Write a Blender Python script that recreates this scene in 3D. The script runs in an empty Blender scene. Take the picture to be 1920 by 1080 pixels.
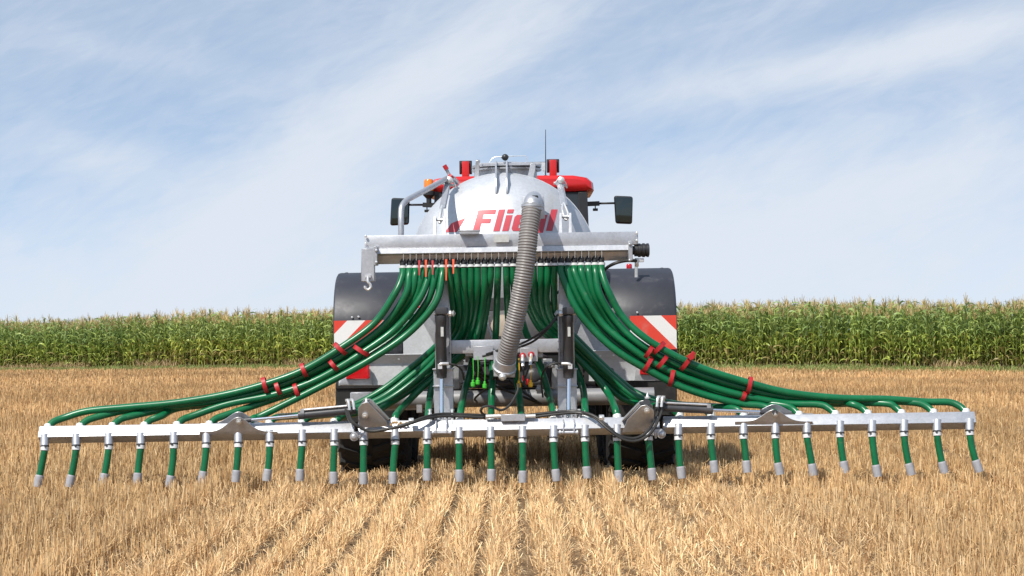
import bpy, bmesh, math, random
import numpy as np
from mathutils import Vector, Matrix
from math import sin, cos, pi, radians as R

random.seed(7)
rng = np.random.default_rng(11)
S = bpy.context.scene
COL = S.collection

# ------------------------------------------------------------------ camera
F = 3840.0          # focal length in photo pixels (photo is 1920 wide)
HC = 1.217          # camera height
YH = 633.0          # horizon row in the photo
cam = bpy.data.cameras.new('camera')
cam.sensor_width = 36.0
cam.lens = 36.0 * F / 1920
cam.shift_y = (YH - 540.0) / 1920
cam.clip_start = 0.1
cam.clip_end = 20000
cam_o = bpy.data.objects.new('camera', cam)
COL.objects.link(cam_o)
cam_o.location = (0, 0, HC)
cam_o.rotation_euler = (pi / 2, 0, 0)
S.camera = cam_o

# ------------------------------------------------------------------ light
SUN_EL, SUN_AZ = 50.0, 37.0          # sun behind the camera, 37 degrees to the left
to_sun = Vector((-sin(R(SUN_AZ)) * cos(R(SUN_EL)), -cos(R(SUN_AZ)) * cos(R(SUN_EL)), sin(R(SUN_EL))))
sl = bpy.data.lights.new('sun', 'SUN')
sl.energy = 4.3
sl.angle = R(0.5)
sl.color = (1.0, 0.95, 0.87)
so = bpy.data.objects.new('sun', sl)
COL.objects.link(so)
so.rotation_euler = to_sun.to_track_quat('Z', 'Y').to_euler()
so.location = (-20, -30, 40)

S.view_settings.view_transform = 'Standard'
S.view_settings.look = 'None'
S.view_settings.gamma = 1.0
S.view_settings.exposure = 0.35
S.view_settings.use_curve_mapping = False
S.render.engine = 'CYCLES'
S.cycles.max_bounces = 6
S.cycles.use_denoising = True


class NT:
    """Small helper to write node trees."""
    def __init__(self, tree):
        self.t = tree
        tree.nodes.clear()

    def n(self, typ, **kw):
        nd = self.t.nodes.new(typ)
        for k, v in kw.items():
            if k in nd.inputs:
                self.set(nd.inputs[k], v)
            else:
                setattr(nd, k, v)
        return nd

    def set(self, sock, v):
        if isinstance(v, bpy.types.NodeSocket):
            self.t.links.new(v, sock)
        elif isinstance(v, bpy.types.Node):
            self.t.links.new(v.outputs[0], sock)
        else:
            sock.default_value = v

    def m(self, op, a, b=None, c=None, clamp=False):
        nd = self.t.nodes.new('ShaderNodeMath')
        nd.operation = op
        nd.use_clamp = clamp
        for i, v in enumerate((a, b, c)):
            if v is not None:
                self.set(nd.inputs[i], v)
        return nd.outputs[0]

    def mix(self, fac, a, b, blend='MIX'):
        nd = self.t.nodes.new('ShaderNodeMix')
        nd.data_type = 'RGBA'
        nd.blend_type = blend
        nd.clamp_factor = True
        self.set(nd.inputs[0], fac)
        self.set(nd.inputs[6], a)
        self.set(nd.inputs[7], b)
        return nd.outputs[2]

    def ramp(self, fac, stops):
        nd = self.t.nodes.new('ShaderNodeValToRGB')
        cr = nd.color_ramp
        while len(cr.elements) < len(stops):
            cr.elements.new(0.5)
        for e, (p, c) in zip(cr.elements, stops):
            e.position = p
            e.color = c if len(c) == 4 else (*c, 1)
        self.set(nd.inputs[0], fac)
        return nd.outputs[0]

    def noise(self, vec, scale, detail=4, rough=0.55, dist=0.0):
        nd = self.t.nodes.new('ShaderNodeTexNoise')
        if vec is not None:
            self.t.links.new(vec, nd.inputs['Vector'])
        nd.inputs['Scale'].default_value = scale
        nd.inputs['Detail'].default_value = detail
        nd.inputs['Roughness'].default_value = rough
        nd.inputs['Distortion'].default_value = dist
        return nd.outputs['Fac']


def smooth(nt, x, a, b):
    nd = nt.t.nodes.new('ShaderNodeMapRange')
    nd.interpolation_type = 'SMOOTHSTEP'
    nt.set(nd.inputs[0], x)
    nd.inputs[1].default_value = a
    nd.inputs[2].default_value = b
    return nd.outputs[0]


# ------------------------------------------------------------------ sky
world = bpy.data.worlds.new('World')
S.world = world
world.use_nodes = True
nt = NT(world.node_tree)
geo = nt.n('ShaderNodeTexCoord')
sep = nt.n('ShaderNodeSeparateXYZ')
nt.set(sep.inputs[0], geo.outputs['Generated'])
dx, dy, dz = sep.outputs
ay = nt.m('ADD', nt.m('ABSOLUTE', dy), 0.08)
u = nt.m('MULTIPLY', nt.m('DIVIDE', dx, ay), 1.08)
v = nt.m('MULTIPLY', nt.m('DIVIDE', dz, ay), 1.08)
# the sky seen low over the field is already deep blue between the clouds
zup = nt.m('ADD', nt.m('MULTIPLY', nt.m('MAXIMUM', dz, 0.0), 2.6), 0.10)
cmb = nt.n('ShaderNodeCombineXYZ')
nt.set(cmb.inputs[0], dx); nt.set(cmb.inputs[1], dy); nt.set(cmb.inputs[2], zup)
nrm = nt.n('ShaderNodeVectorMath', operation='NORMALIZE')
nt.set(nrm.inputs[0], cmb.outputs[0])
sky = nt.n('ShaderNodeTexSky', sky_type='NISHITA')
sky.sun_disc = False
sky.sun_elevation = R(SUN_EL)
sky.sun_rotation = R(180 + SUN_AZ)
sky.altitude = 300
sky.air_density = 1.0
sky.dust_density = 0.6
sky.ozone_density = 2.0
nt.set(sky.inputs[0], nrm.outputs[0])


def rot2(px, py, deg, su, sv):
    """coordinates along and across a streak that rises by deg, anchored at a photo direction"""
    u0, v0 = (px - 960) / F, (YH - py) / F
    c, s = cos(R(deg)), sin(R(deg))
    du, dv = nt.m('SUBTRACT', u, u0), nt.m('SUBTRACT', v, v0)
    a = nt.m('ADD', nt.m('MULTIPLY', du, c), nt.m('MULTIPLY', dv, s))
    b = nt.m('SUBTRACT', nt.m('MULTIPLY', dv, c), nt.m('MULTIPLY', du, s))
    return nt.m('MULTIPLY', a, F / su), nt.m('MULTIPLY', b, F / sv)


def streak(px, py, deg, half_len, half_w, amp, skew=0.0):
    a, b = rot2(px, py, deg, half_len, half_w)
    if skew:
        b = nt.m('ADD', b, nt.m('MULTIPLY', nt.m('MULTIPLY', a, a), skew))
    q = nt.m('ADD', nt.m('MULTIPLY', a, a), nt.m('MULTIPLY', b, b))
    return nt.m('MULTIPLY', nt.m('EXPONENT', nt.m('MULTIPLY', q, -1.0)), amp)


def streak_noise(deg, along, across, scale, off, detail=6, dist=0.6):
    a, b = rot2(960, 633, deg, along, across)
    cc = nt.n('ShaderNodeCombineXYZ')
    nt.set(cc.inputs[0], a); nt.set(cc.inputs[1], b); cc.inputs[2].default_value = off
    return nt.noise(cc.outputs[0], scale, detail, 0.58, dist)


n1 = streak_noise(20, 480, 170, 1.0, 3.1, 7, 1.2)
n2 = streak_noise(26, 170, 62, 1.0, 8.7, 8, 1.6)
n3 = streak_noise(10, 1500, 420, 1.0, 5.2, 3, 0.2)
n4 = streak_noise(19, 95, 24, 1.0, 12.4, 7, 1.2)
bands = None
for st in [(560, 330, 40, 420, 85, 0.28), (470, 430, 30, 420, 120, 0.28), (760, 180, 33, 420, 120, 0.28),
           (1560, 125, 9.5, 460, 42, 0.52, -0.08), (1800, 60, 16, 260, 50, 0.40), (1520, 290, 13, 480, 95, 0.38),
           (1450, 470, 8, 700, 120, 0.35), (930, 60, 30, 330, 70, 0.28), (170, 290, -12, 180, 50, 0.30),
           (230, 100, -10, 300, 30, 0.20), (1780, 330, 14, 320, 50, 0.30)]:
    s_ = streak(*st)
    bands = s_ if bands is None else nt.m('ADD', bands, s_)
low = smooth(nt, v, 0.115, 0.012)
veil = nt.m('ADD', bands, nt.m('MULTIPLY', low, 0.60))
tex = nt.m('ADD', nt.m('MULTIPLY', nt.m('SUBTRACT', n1, 0.5), 1.15), nt.m('MULTIPLY', nt.m('SUBTRACT', n2, 0.5), 0.75))
tex = nt.m('ADD', tex, nt.m('MULTIPLY', nt.m('SUBTRACT', n3, 0.5), 0.5))
tex = nt.m('ADD', tex, nt.m('MULTIPLY', nt.m('SUBTRACT', n4, 0.5), 0.42))
cl = nt.m('ADD', nt.m('ADD', veil, nt.m('MULTIPLY', tex, 0.60)), 0.21)
cl = smooth(nt, cl, -0.16, 1.10)
cl = nt.m('MULTIPLY', cl, nt.m('SUBTRACT', 1.0, nt.m('MULTIPLY', smooth(nt, v, 0.22, 0.8), 0.6)))
cl = nt.m('MULTIPLY', cl, 0.92)
# below the horizon nothing shows (the ground covers it)
bg1 = nt.n('ShaderNodeBackground')
skyc = nt.mix(1.0, sky.outputs[0], (0.76, 0.93, 1.0, 1), 'MULTIPLY')
skyc = nt.mix(0.38, skyc, (4.3, 5.0, 5.7, 1))
nt.set(bg1.inputs[0], skyc)
bg1.inputs[1].default_value = 0.132
bg2 = nt.n('ShaderNodeBackground')
bg2.inputs[0].default_value = (0.595, 0.638, 0.705, 1)
bg2.inputs[1].default_value = 1.0
mixs = nt.n('ShaderNodeMixShader')
nt.set(mixs.inputs[0], cl)
nt.set(mixs.inputs[1], bg1.outputs[0]); nt.set(mixs.inputs[2], bg2.outputs[0])
wo = nt.n('ShaderNodeOutputWorld')
nt.set(wo.inputs[0], mixs.outputs[0])


# ------------------------------------------------------------------ materials
def mat(name, base, rough=0.5, metal=0.0, var=0.0, vscale=8.0, coat=0.0, dirt=None, dirt_amt=0.0, dscale=3.0, bump=0.0,
        bscale=40.0, spec=None, rvar=0.0, spangle=0.0, transmission=0.0, alpha=1.0):
    m = bpy.data.materials.new(name)
    m.use_nodes = True
    t = NT(m.node_tree)
    b = t.n('ShaderNodeBsdfPrincipled')
    o = t.n('ShaderNodeOutputMaterial')
    t.set(o.inputs[0], b.outputs[0])
    tc = t.n('ShaderNodeTexCoord')
    vec = tc.outputs['Object']
    c = (*base, 1)
    b.inputs['Base Color'].default_value = c
    col = None
    if var:
        f = t.noise(vec, vscale, 5, 0.6)
        lo = tuple(max(0, x * (1 - var)) for x in base) + (1,)
        hi = tuple(min(1, x * (1 + var)) for x in base) + (1,)
        col = t.ramp(f, [(0.3, lo), (0.7, hi)])
    if spangle:
        vo = t.n('ShaderNodeTexVoronoi')
        t.set(vo.inputs['Vector'], vec)
        vo.inputs['Scale'].default_value = 70
        sepc = t.n('ShaderNodeSeparateColor')
        t.set(sepc.inputs[0], vo.outputs['Color'])
        g = t.m('ADD', t.m('MULTIPLY', sepc.outputs[0], spangle), 1 - spangle / 2)
        cg = t.n('ShaderNodeCombineColor')
        for i in range(3):
            t.set(cg.inputs[i], g)
        col = t.mix(1.0, col if col is not None else c, cg.outputs[0], 'MULTIPLY')
    if dirt:
        f = smooth(t, t.noise(vec, dscale, 7, 0.68, 0.4), 0.62 - 0.25 * dirt_amt, 0.80)
        f = t.m('MULTIPLY', f, min(1.0, dirt_amt * 1.3))
        col = t.mix(f, col if col is not None else c, (*dirt, 1))
    if col is not None:
        t.set(b.inputs['Base Color'], col)
    b.inputs['Roughness'].default_value = rough
    if rvar:
        f = t.noise(vec, 14, 5, 0.6)
        t.set(b.inputs['Roughness'], t.m('ADD', t.m('MULTIPLY', t.m('SUBTRACT', f, 0.5), rvar * 2), rough, clamp=True))
    b.inputs['Metallic'].default_value = metal
    if coat:
        b.inputs['Coat Weight'].default_value = coat
        b.inputs['Coat Roughness'].default_value = 0.08
    if spec is not None:
        b.inputs['Specular IOR Level'].default_value = spec
    if transmission:
        b.inputs['Transmission Weight'].default_value = transmission
    if bump:
        bp = t.n('ShaderNodeBump')
        bp.inputs['Strength'].default_value = bump
        bp.inputs['Distance'].default_value = 0.004
        t.set(bp.inputs['Height'], t.noise(vec, bscale, 4, 0.6))
        t.set(b.inputs['Normal'], bp.outputs[0])
    return m


GALV = mat('galvanised_steel', (0.51, 0.515, 0.535), 0.46, 0.74, 0.10, 5.0, spangle=0.14, rvar=0.10, bump=0.10, bscale=22,
           dirt=(0.40, 0.36, 0.30), dirt_amt=0.22, dscale=6)
GALV_DULL = mat('dull_galvanised_steel', (0.46, 0.465, 0.48), 0.45, 0.65, 0.16, 4.0, spangle=0.16, rvar=0.10,
                dirt=(0.30, 0.25, 0.19), dirt_amt=0.4, dscale=5)
TANKM = mat('galvanised_tank_steel', (0.55, 0.565, 0.59), 0.44, 0.45, 0.09, 2.2, spangle=0.10, rvar=0.12, bump=0.08, bscale=9,
            dirt=(0.46, 0.44, 0.41), dirt_amt=0.30, dscale=2.6)
CHROME = mat('chromed_rod', (0.80, 0.81, 0.84), 0.16, 1.0)
ZINC = mat('zinc_fitting', (0.70, 0.70, 0.69), 0.36, 0.6, 0.12, 30)
DARKSTEEL = mat('dark_painted_steel', (0.055, 0.055, 0.06), 0.40, 0.2, 0.25, 9, dirt=(0.20, 0.16, 0.12), dirt_amt=0.3, dscale=9)
SHADESTEEL = mat('shade_darkened_steel', (0.27, 0.27, 0.275), 0.42, 0.35, 0.2, 6, dirt=(0.16, 0.12, 0.09), dirt_amt=0.4, dscale=7)  # galvanised grey darkened, the shade on the crossbar is put into its colour
LIGHTSTEEL = mat('pale_galvanised_sheet', (0.55, 0.56, 0.57), 0.5, 0.22, 0.10, 4.0, spangle=0.12, rvar=0.1,
                 dirt=(0.34, 0.29, 0.23), dirt_amt=0.28, dscale=5)
BLACK = mat('black_plastic', (0.018, 0.018, 0.019), 0.42, 0.0, 0.2, 10)
RUBBER = mat('hydraulic_rubber', (0.020, 0.019, 0.018), 0.48, 0.0, 0.3, 16, dirt=(0.12, 0.09, 0.065), dirt_amt=0.3, dscale=12)
TYRE = mat('tyre_rubber', (0.018, 0.017, 0.016), 0.85, 0.0, 0.3, 8, dirt=(0.09, 0.065, 0.042), dirt_amt=0.40, dscale=6)
GUARD = mat('mudguard_plastic', (0.026, 0.027, 0.036), 0.50, 0.0, 0.22, 3.0, dirt=(0.13, 0.125, 0.12), dirt_amt=0.40, dscale=6, rvar=0.12)
GREEN = mat('green_hose', (0.002, 0.118, 0.041), 0.32, 0.0, 0.16, 6.0, dirt=(0.22, 0.26, 0.17), dirt_amt=0.24, dscale=26, rvar=0.10, spec=0.45)
GREY_RUBBER = mat('grey_rubber_nozzle', (0.33, 0.33, 0.35), 0.55, 0.0, 0.14, 30, dirt=(0.28, 0.22, 0.15), dirt_amt=0.35, dscale=30)
SUCTION = mat('ribbed_grey_hose', (0.205, 0.190, 0.182), 0.45, 0.0, 0.10, 8, dirt=(0.40, 0.34, 0.27), dirt_amt=0.3, dscale=8)
REDSTRAP = mat('red_strap', (0.38, 0.010, 0.014), 0.5, 0.0, 0.18, 40)
ORANGE = mat('orange_tag', (0.72, 0.075, 0.015), 0.5)
RED = mat('red_tractor_paint', (0.50, 0.012, 0.012), 0.36, 0.0, 0.08, 3, coat=0.15, dirt=(0.42, 0.16, 0.12), dirt_amt=0.15, dscale=5)
REDLENS = mat('red_lamp_lens', (0.50, 0.006, 0.012), 0.14, 0.0, 0.2, 30, coat=0.7)
AMBER = mat('amber_lens', (0.75, 0.20, 0.010), 0.16, 0.0, 0.2, 20, coat=0.6)
GLASS = mat('dark_tinted_glass', (0.012, 0.016, 0.017), 0.06, 0.0, spec=0.7)
MIRROR = mat('mirror_glass', (0.06, 0.075, 0.075), 0.06, 0.85)
LETTER = mat('red_lettering', (0.50, 0.055, 0.075), 0.45, 0.0, 0.10, 9)
STICKER = mat('pale_sticker', (0.47, 0.47, 0.45), 0.55, 0.0, 0.12, 40)
PLUGG = mat('bright_green_cap', (0.05, 0.42, 0.03), 0.45)
PLUGY = mat('yellow_cap', (0.75, 0.42, 0.01), 0.45)
BEIGE = mat('beige_casting', (0.48, 0.40, 0.32), 0.6, 0.0, 0.15, 14)
WHITEFIT = mat('white_collar', (0.66, 0.67, 0.66), 0.45, 0.15, 0.10, 30)
BRASS = mat('brass_fitting', (0.55, 0.36, 0.16), 0.4, 0.6, 0.3, 60)


def warning_mat(name, sign, x0):
    """red and white diagonal stripes, 0.155 m wide along the top edge"""
    m = bpy.data.materials.new(name)
    m.use_nodes = True
    t = NT(m.node_tree)
    b = t.n('ShaderNodeBsdfPrincipled'); o = t.n('ShaderNodeOutputMaterial')
    t.set(o.inputs[0], b.outputs[0])
    tc = t.n('ShaderNodeTexCoord'); sp = t.n('ShaderNodeSeparateXYZ')
    t.set(sp.inputs[0], tc.outputs['Object'])
    s = t.m('ADD', t.m('MULTIPLY', sp.outputs[0], sign), sp.outputs[2])
    s = t.m('DIVIDE', t.m('SUBTRACT', s, x0), 0.316)
    fr = t.m('FRACT', t.m('ADD', s, 50.0))
    k = t.m('LESS_THAN', fr, 0.5)
    c = t.mix(k, (0.74, 0.73, 0.71, 1), (0.66, 0.055, 0.03, 1))
    d = t.m('MULTIPLY', smooth(t, t.noise(tc.outputs['Object'], 7, 6), 0.5, 0.8), 0.35)
    t.set(b.inputs['Base Color'], t.mix(d, c, (0.45, 0.40, 0.35, 1)))
    b.inputs['Roughness'].default_value = 0.4
    return m


# ------------------------------------------------------------------ mesh builder
class MB:
    def __init__(self):
        self.v, self.f = [], []

    def add(self, vs, fs):
        k = len(self.v)
        self.v += [Vector(p) for p in vs]
        self.f += [tuple(i + k for i in f) for f in fs]

    def box(self, c, s, rot=None):
        c = Vector(c); sx, sy, sz = (q / 2 for q in s)
        vs = [Vector((x * sx, y * sy, z * sz)) for x in (-1, 1) for y in (-1, 1) for z in (-1, 1)]
        if rot is not None:
            vs = [rot @ p for p in vs]
        self.add([c + p for p in vs], [(0, 1, 3, 2), (4, 6, 7, 5), (0, 4, 5, 1), (2, 3, 7, 6), (0, 2, 6, 4), (1, 5, 7, 3)])
        return self

    def bar(self, p0, p1, w, h, up=(0, 0, 1)):
        """box between two points, w along up-cross-direction, h along up"""
        p0, p1 = Vector(p0), Vector(p1)
        d = (p1 - p0); L = d.length; d.normalize()
        up = Vector(up); sd = d.cross(up)
        if sd.length < 1e-4:
            sd = d.cross(Vector((0, 1, 0)))
        sd.normalize(); up = sd.cross(d).normalized()
        rot = Matrix((d, sd, up)).transposed()
        return self.box((p0 + p1) / 2, (L, w, h), rot)

    def tube(self, pts, r, n=10, caps=True):
        pts = [Vector(p) for p in pts]
        rs = r if isinstance(r, (list, tuple)) else [r] * len(pts)
        base = len(self.v)
        t0 = (pts[1] - pts[0]).normalized()
        a = Vector((0, 1, 0)) if abs(t0.y) < 0.9 else Vector((1, 0, 0))
        nv = (a - t0 * a.dot(t0)).normalized()
        for i, p in enumerate(pts):
            if i == 0:
                t = t0
            elif i == len(pts) - 1:
                t = (pts[-1] - pts[-2]).normalized()
            else:
                t = (pts[i + 1] - pts[i - 1]).normalized()
            nv = (nv - t * nv.dot(t)).normalized()
            bv = t.cross(nv)
            for k in range(n):
                an = 2 * pi * k / n
                self.v.append(p + (nv * cos(an) + bv * sin(an)) * rs[i])
        for i in range(len(pts) - 1):
            for k in range(n):
                a0, a1 = base + i * n + k, base + i * n + (k + 1) % n
                self.f.append((a0, a1, a1 + n, a0 + n))
        if caps:
            self.f.append(tuple(base + k for k in reversed(range(n))))
            self.f.append(tuple(base + (len(pts) - 1) * n + k for k in range(n)))
        return self

    def lathe(self, prof, o, axis=(0, 0, 1), n=20):
        """prof: (radius, distance along axis) pairs"""
        o = Vector(o); ax = Vector(axis).normalized()
        a = Vector((1, 0, 0)) if abs(ax.x) < 0.9 else Vector((0, 1, 0))
        e1 = (a - ax * a.dot(ax)).normalized(); e2 = ax.cross(e1)
        base = len(self.v)
        for r, t in prof:
            for k in range(n):
                an = 2 * pi * k / n
                self.v.append(o + ax * t + (e1 * cos(an) + e2 * sin(an)) * max(r, 1e-4))
        for i in range(len(prof) - 1):
            for k in range(n):
                a0, a1 = base + i * n + k, base + i * n + (k + 1) % n
                self.f.append((a0, a1, a1 + n, a0 + n))
        self.f.append(tuple(base + k for k in reversed(range(n))))
        self.f.append(tuple(base + (len(prof) - 1) * n + k for k in range(n)))
        return self

    def sphere(self, c, r, n=14, m=9, sc=(1, 1, 1)):
        k = len(self.v)
        self.lathe([(r * sin(pi * i / m), -r * cos(pi * i / m)) for i in range(m + 1)], (0, 0, 0), (0, 0, 1), n)
        for i in range(k, len(self.v)):
            p = self.v[i]
            self.v[i] = Vector(c) + Vector((p.x * sc[0], p.y * sc[1], p.z * sc[2]))
        return self

    def prism(self, poly, off):
        """poly: 3d points of one face, off: extrusion vector"""
        off = Vector(off); n = len(poly)
        k = len(self.v)
        self.v += [Vector(p) for p in poly] + [Vector(p) + off for p in poly]
        self.f.append(tuple(k + i for i in range(n)))
        self.f.append(tuple(k + n + i for i in reversed(range(n))))
        for i in range(n):
            j = (i + 1) % n
            self.f.append((k + i, k + n + i, k + n + j, k + j))
        return self

    def build(self, name, material, parent=None, bevel=0.0, seg=1, flat=False):
        me = bpy.data.meshes.new(name)
        off = Vector((0, parent.get('y0', 0.0), 0)) if parent is not None else Vector()
        me.from_pydata([tuple(p - off) for p in self.v], [], self.f)
        bm = bmesh.new(); bm.from_mesh(me)
        bmesh.ops.recalc_face_normals(bm, faces=bm.faces)
        if bevel:
            ed = [e for e in bm.edges if len(e.link_faces) == 2 and e.calc_face_angle(0) > R(40)]
            bmesh.ops.bevel(bm, geom=ed, offset=bevel, segments=seg, profile=0.6, affect='EDGES', clamp_overlap=True)
        bm.to_mesh(me); bm.free()
        for p in me.polygons:
            p.use_smooth = not flat
        if not flat:
            me.set_sharp_from_angle(angle=R(38))
        me.materials.append(material)
        o = bpy.data.objects.new(name, me)
        COL.objects.link(o)
        if parent is not None:
            o.parent = parent
            o['y0'] = parent['y0']
        return o


def crom(pts, k=8):
    """Catmull-Rom curve through 3d points"""
    P = [Vector(p) for p in pts]
    P = [P[0] * 2 - P[1]] + P + [P[-1] * 2 - P[-2]]
    out = []
    for i in range(1, len(P) - 2):
        p0, p1, p2, p3 = P[i - 1:i + 3]
        for j in range(k):
            t = j / k
            out.append(0.5 * ((2 * p1) + (p2 - p0) * t + (2 * p0 - 5 * p1 + 4 * p2 - p3) * t * t + (3 * p1 - p0 - 3 * p2 + p3) * t ** 3))
    out.append(P[-2].copy())
    return out


def thing(name, label, cat, y0, roll, **kw):
    o = bpy.data.objects.new(name, None)
    COL.objects.link(o)
    o.location = (0, y0, 0)
    o.rotation_euler = (0, -R(roll), 0)
    o['label'] = label; o['category'] = cat; o['y0'] = float(y0)
    for k, v in kw.items():
        o[k] = v
    return o


ROLL = 0.90


def M(px, py, Y, roll=ROLL):
    """a point of the machine (level machine frame) read off the photograph at distance Y"""
    X, Z = (px - 960) * Y / F, HC + (YH - py) * Y / F
    a = R(roll)
    return Vector((X * cos(a) + Z * sin(a), Y, -X * sin(a) + Z * cos(a)))


def rx(deg):
    return Matrix.Rotation(R(deg), 3, 'X')


# =================================================================== ground
def sstep(a, b, x):
    t = np.clip((x - a) / (b - a), 0, 1)
    return t * t * (3 - 2 * t)


def ground_z(x, y):
    s = sstep(20, 80, y)
    return 0.008 * np.clip(x, -12, 12) * (1 - s) + s * 0.018 * np.clip(x, -60, 0)


def hash_noise(x, y, seed=0):
    """smooth value noise on arrays"""
    xi, yi = np.floor(x).astype(np.int64), np.floor(y).astype(np.int64)
    xf, yf = x - xi, y - yi

    def h(i, j):
        n = (i * 374761393 + j * 668265263 + seed * 974711) & 0x7fffffff
        n = ((n ^ (n >> 13)) * 1274126177) & 0x7fffffff
        return ((n ^ (n >> 16)) & 0xffff) / 65535.0
    sx, sy = xf * xf * (3 - 2 * xf), yf * yf * (3 - 2 * yf)
    a = h(xi, yi) * (1 - sx) + h(xi + 1, yi) * sx
    b = h(xi, yi + 1) * (1 - sx) + h(xi + 1, yi + 1) * sx
    return a * (1 - sy) + b * sy


def np_mesh(name, verts, quads, material, tint=None):
    me = bpy.data.meshes.new(name)
    nv, nq = len(verts), len(quads)
    me.vertices.add(nv); me.loops.add(nq * 4); me.polygons.add(nq)
    me.vertices.foreach_set('co', np.ascontiguousarray(verts, dtype=np.float32).ravel())
    me.loops.foreach_set('vertex_index', np.ascontiguousarray(quads, dtype=np.int32).ravel())
    me.polygons.foreach_set('loop_start', np.arange(0, nq * 4, 4, dtype=np.int32))
    me.polygons.foreach_set('loop_total', np.full(nq, 4, dtype=np.int32))
    me.update(calc_edges=True)
    if tint is not None:
        at = me.attributes.new('tint', 'FLOAT_COLOR', 'POINT')
        c4 = np.ones((nv, 4), dtype=np.float32); c4[:, :3] = tint
        at.data.foreach_set('color', c4.ravel())
    me.materials.append(material)
    o = bpy.data.objects.new(name, me)
    COL.objects.link(o)
    return o


def tint_mat(name, rough=0.7, trans=0.0, spec=0.3):
    m = bpy.data.materials.new(name)
    m.use_nodes = True
    t = NT(m.node_tree)
    at = t.n('ShaderNodeAttribute', attribute_name='tint')
    b = t.n('ShaderNodeBsdfPrincipled')
    t.set(b.inputs['Base Color'], at.outputs['Color'])
    b.inputs['Roughness'].default_value = rough
    b.inputs['Specular IOR Level'].default_value = spec
    o = t.n('ShaderNodeOutputMaterial')
    if trans:
        tr = t.n('ShaderNodeBsdfTranslucent')
        t.set(tr.inputs[0], at.outputs['Color'])
        mx = t.n('ShaderNodeMixShader')
        mx.inputs[0].default_value = trans
        t.set(mx.inputs[1], b.outputs[0]); t.set(mx.inputs[2], tr.outputs[0])
        t.set(o.inputs[0], mx.outputs[0])
    else:
        t.set(o.inputs[0], b.outputs[0])
    return m


def axis_steps(a, b, fine, lo, hi, grow=1.18):
    x = list(np.arange(a, b + 1e-6, fine))
    st = fine
    while x[-1] < hi:
        st *= grow; x.append(x[-1] + st)
    st = fine
    while x[0] > lo:
        st *= grow; x.insert(0, x[0] - st)
    return np.array(x)


ROW = 0.125
# every trailing hose draws a narrow furrow through the straw behind the machine
FURROWS = np.array([(p - 960) * 16 / F for p in (71, 131, 194, 257, 317, 379, 441, 501, 563, 624, 681, 738, 800, 861, 920, 980, 1043, 1103, 1162, 1223, 1277,
                                                1340, 1400, 1462, 1525, 1586, 1648, 1711, 1773, 1835)])


def furrow_dist(x, y):
    xw = x + 0.030 * (hash_noise(y * 0.9, x * 0.0 + 3.3, 71) - 0.5)
    return np.min(np.abs(xw[..., None] - FURROWS), axis=-1)


gx = axis_steps(-6, 6, 0.05, -2500, 2500)
gy = axis_steps(9, 20, 0.07, -200, 4000, 1.10)
GX, GY = np.meshgrid(gx, gy)
nearf = 1 - sstep(18, 40, np.abs(GY - 12))
GZ = ground_z(GX, GY) - 0.022 * np.exp(-(furrow_dist(GX, GY) / 0.04) ** 2) * (GY < 15.9) + nearf * (0.012 * np.cos(2 * pi * GX / ROW * 0.5) + 0.03 * (hash_noise(GX * 6, GY * 6, 3) - 0.5))
gm = bpy.data.materials.new('field_soil')
gm.use_nodes = True
t = NT(gm.node_tree)
b = t.n('ShaderNodeBsdfPrincipled'); o = t.n('ShaderNodeOutputMaterial')
t.set(o.inputs[0], b.outputs[0])
tc = t.n('ShaderNodeTexCoord')
vec = tc.outputs['Object']
mp = t.n('ShaderNodeMapping'); t.set(mp.inputs[0], vec); mp.inputs['Scale'].default_value = (1, 0.25, 1)
fa = t.noise(mp.outputs[0], 22, 7, 0.7)
c1 = t.ramp(fa, [(0.36, (0.11, 0.070, 0.042)), (0.54, (0.21, 0.14, 0.080)), (0.66, (0.42, 0.30, 0.165))])
fb = t.noise(vec, 0.12, 4, 0.5)
c2 = t.mix(t.m('MULTIPLY', smooth(t, fb, 0.4, 0.65), 0.35), c1, (0.30, 0.19, 0.095, 1))
t.set(b.inputs['Base Color'], c2)
b.inputs['Roughness'].default_value = 0.95
b.inputs['Specular IOR Level'].default_value = 0.1
bp = t.n('ShaderNodeBump'); bp.inputs['Strength'].default_value = 0.6; bp.inputs['Distance'].default_value = 0.03
t.set(bp.inputs['Height'], t.noise(vec, 35, 5, 0.65)); t.set(b.inputs['Normal'], bp.outputs[0])
ny, nx = GX.shape
idx = np.arange(ny * nx).reshape(ny, nx)
quads = np.stack([idx[:-1, :-1], idx[:-1, 1:], idx[1:, 1:], idx[1:, :-1]], -1).reshape(-1, 4)
ground = np_mesh('ground', np.stack([GX, GY, GZ], -1).reshape(-1, 3), quads, gm)
ground['kind'] = 'structure'
ground['label'] = 'brown field soil beneath the harvested stubble'


# ------------------------------------------------------------------ stubble
def blades(bx, by, bz, h, w, tilt, az, face, col, bend=0.0):
    """upright thin strips: base, height, width, tilt angle towards az, facing angle; one bend in the middle"""
    n = len(bx)
    d = np.stack([np.sin(tilt) * np.cos(az), np.sin(tilt) * np.sin(az), np.cos(tilt)], -1)
    s = np.stack([np.cos(face), np.sin(face), np.zeros(n)], -1) * (w / 2)[:, None]
    p0 = np.stack([bx, by, bz], -1)
    p1 = p0 + d * (h * 0.55)[:, None]
    t2 = tilt + bend
    d2 = np.stack([np.sin(t2) * np.cos(az), np.sin(t2) * np.sin(az), np.cos(t2)], -1)
    p2 = p1 + d2 * (h * 0.45)[:, None]
    vs = np.stack([p0 - s, p0 + s, p1 - s, p1 + s, p2 - s * 0.7, p2 + s * 0.7], 1).reshape(-1, 3)
    k = np.arange(n)[:, None] * 6
    q = np.concatenate([k + np.array([0, 1, 3, 2]), k + np.array([2, 3, 5, 4])], 0)
    c = np.repeat(col, 6, axis=0)
    return vs, q, c


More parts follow.
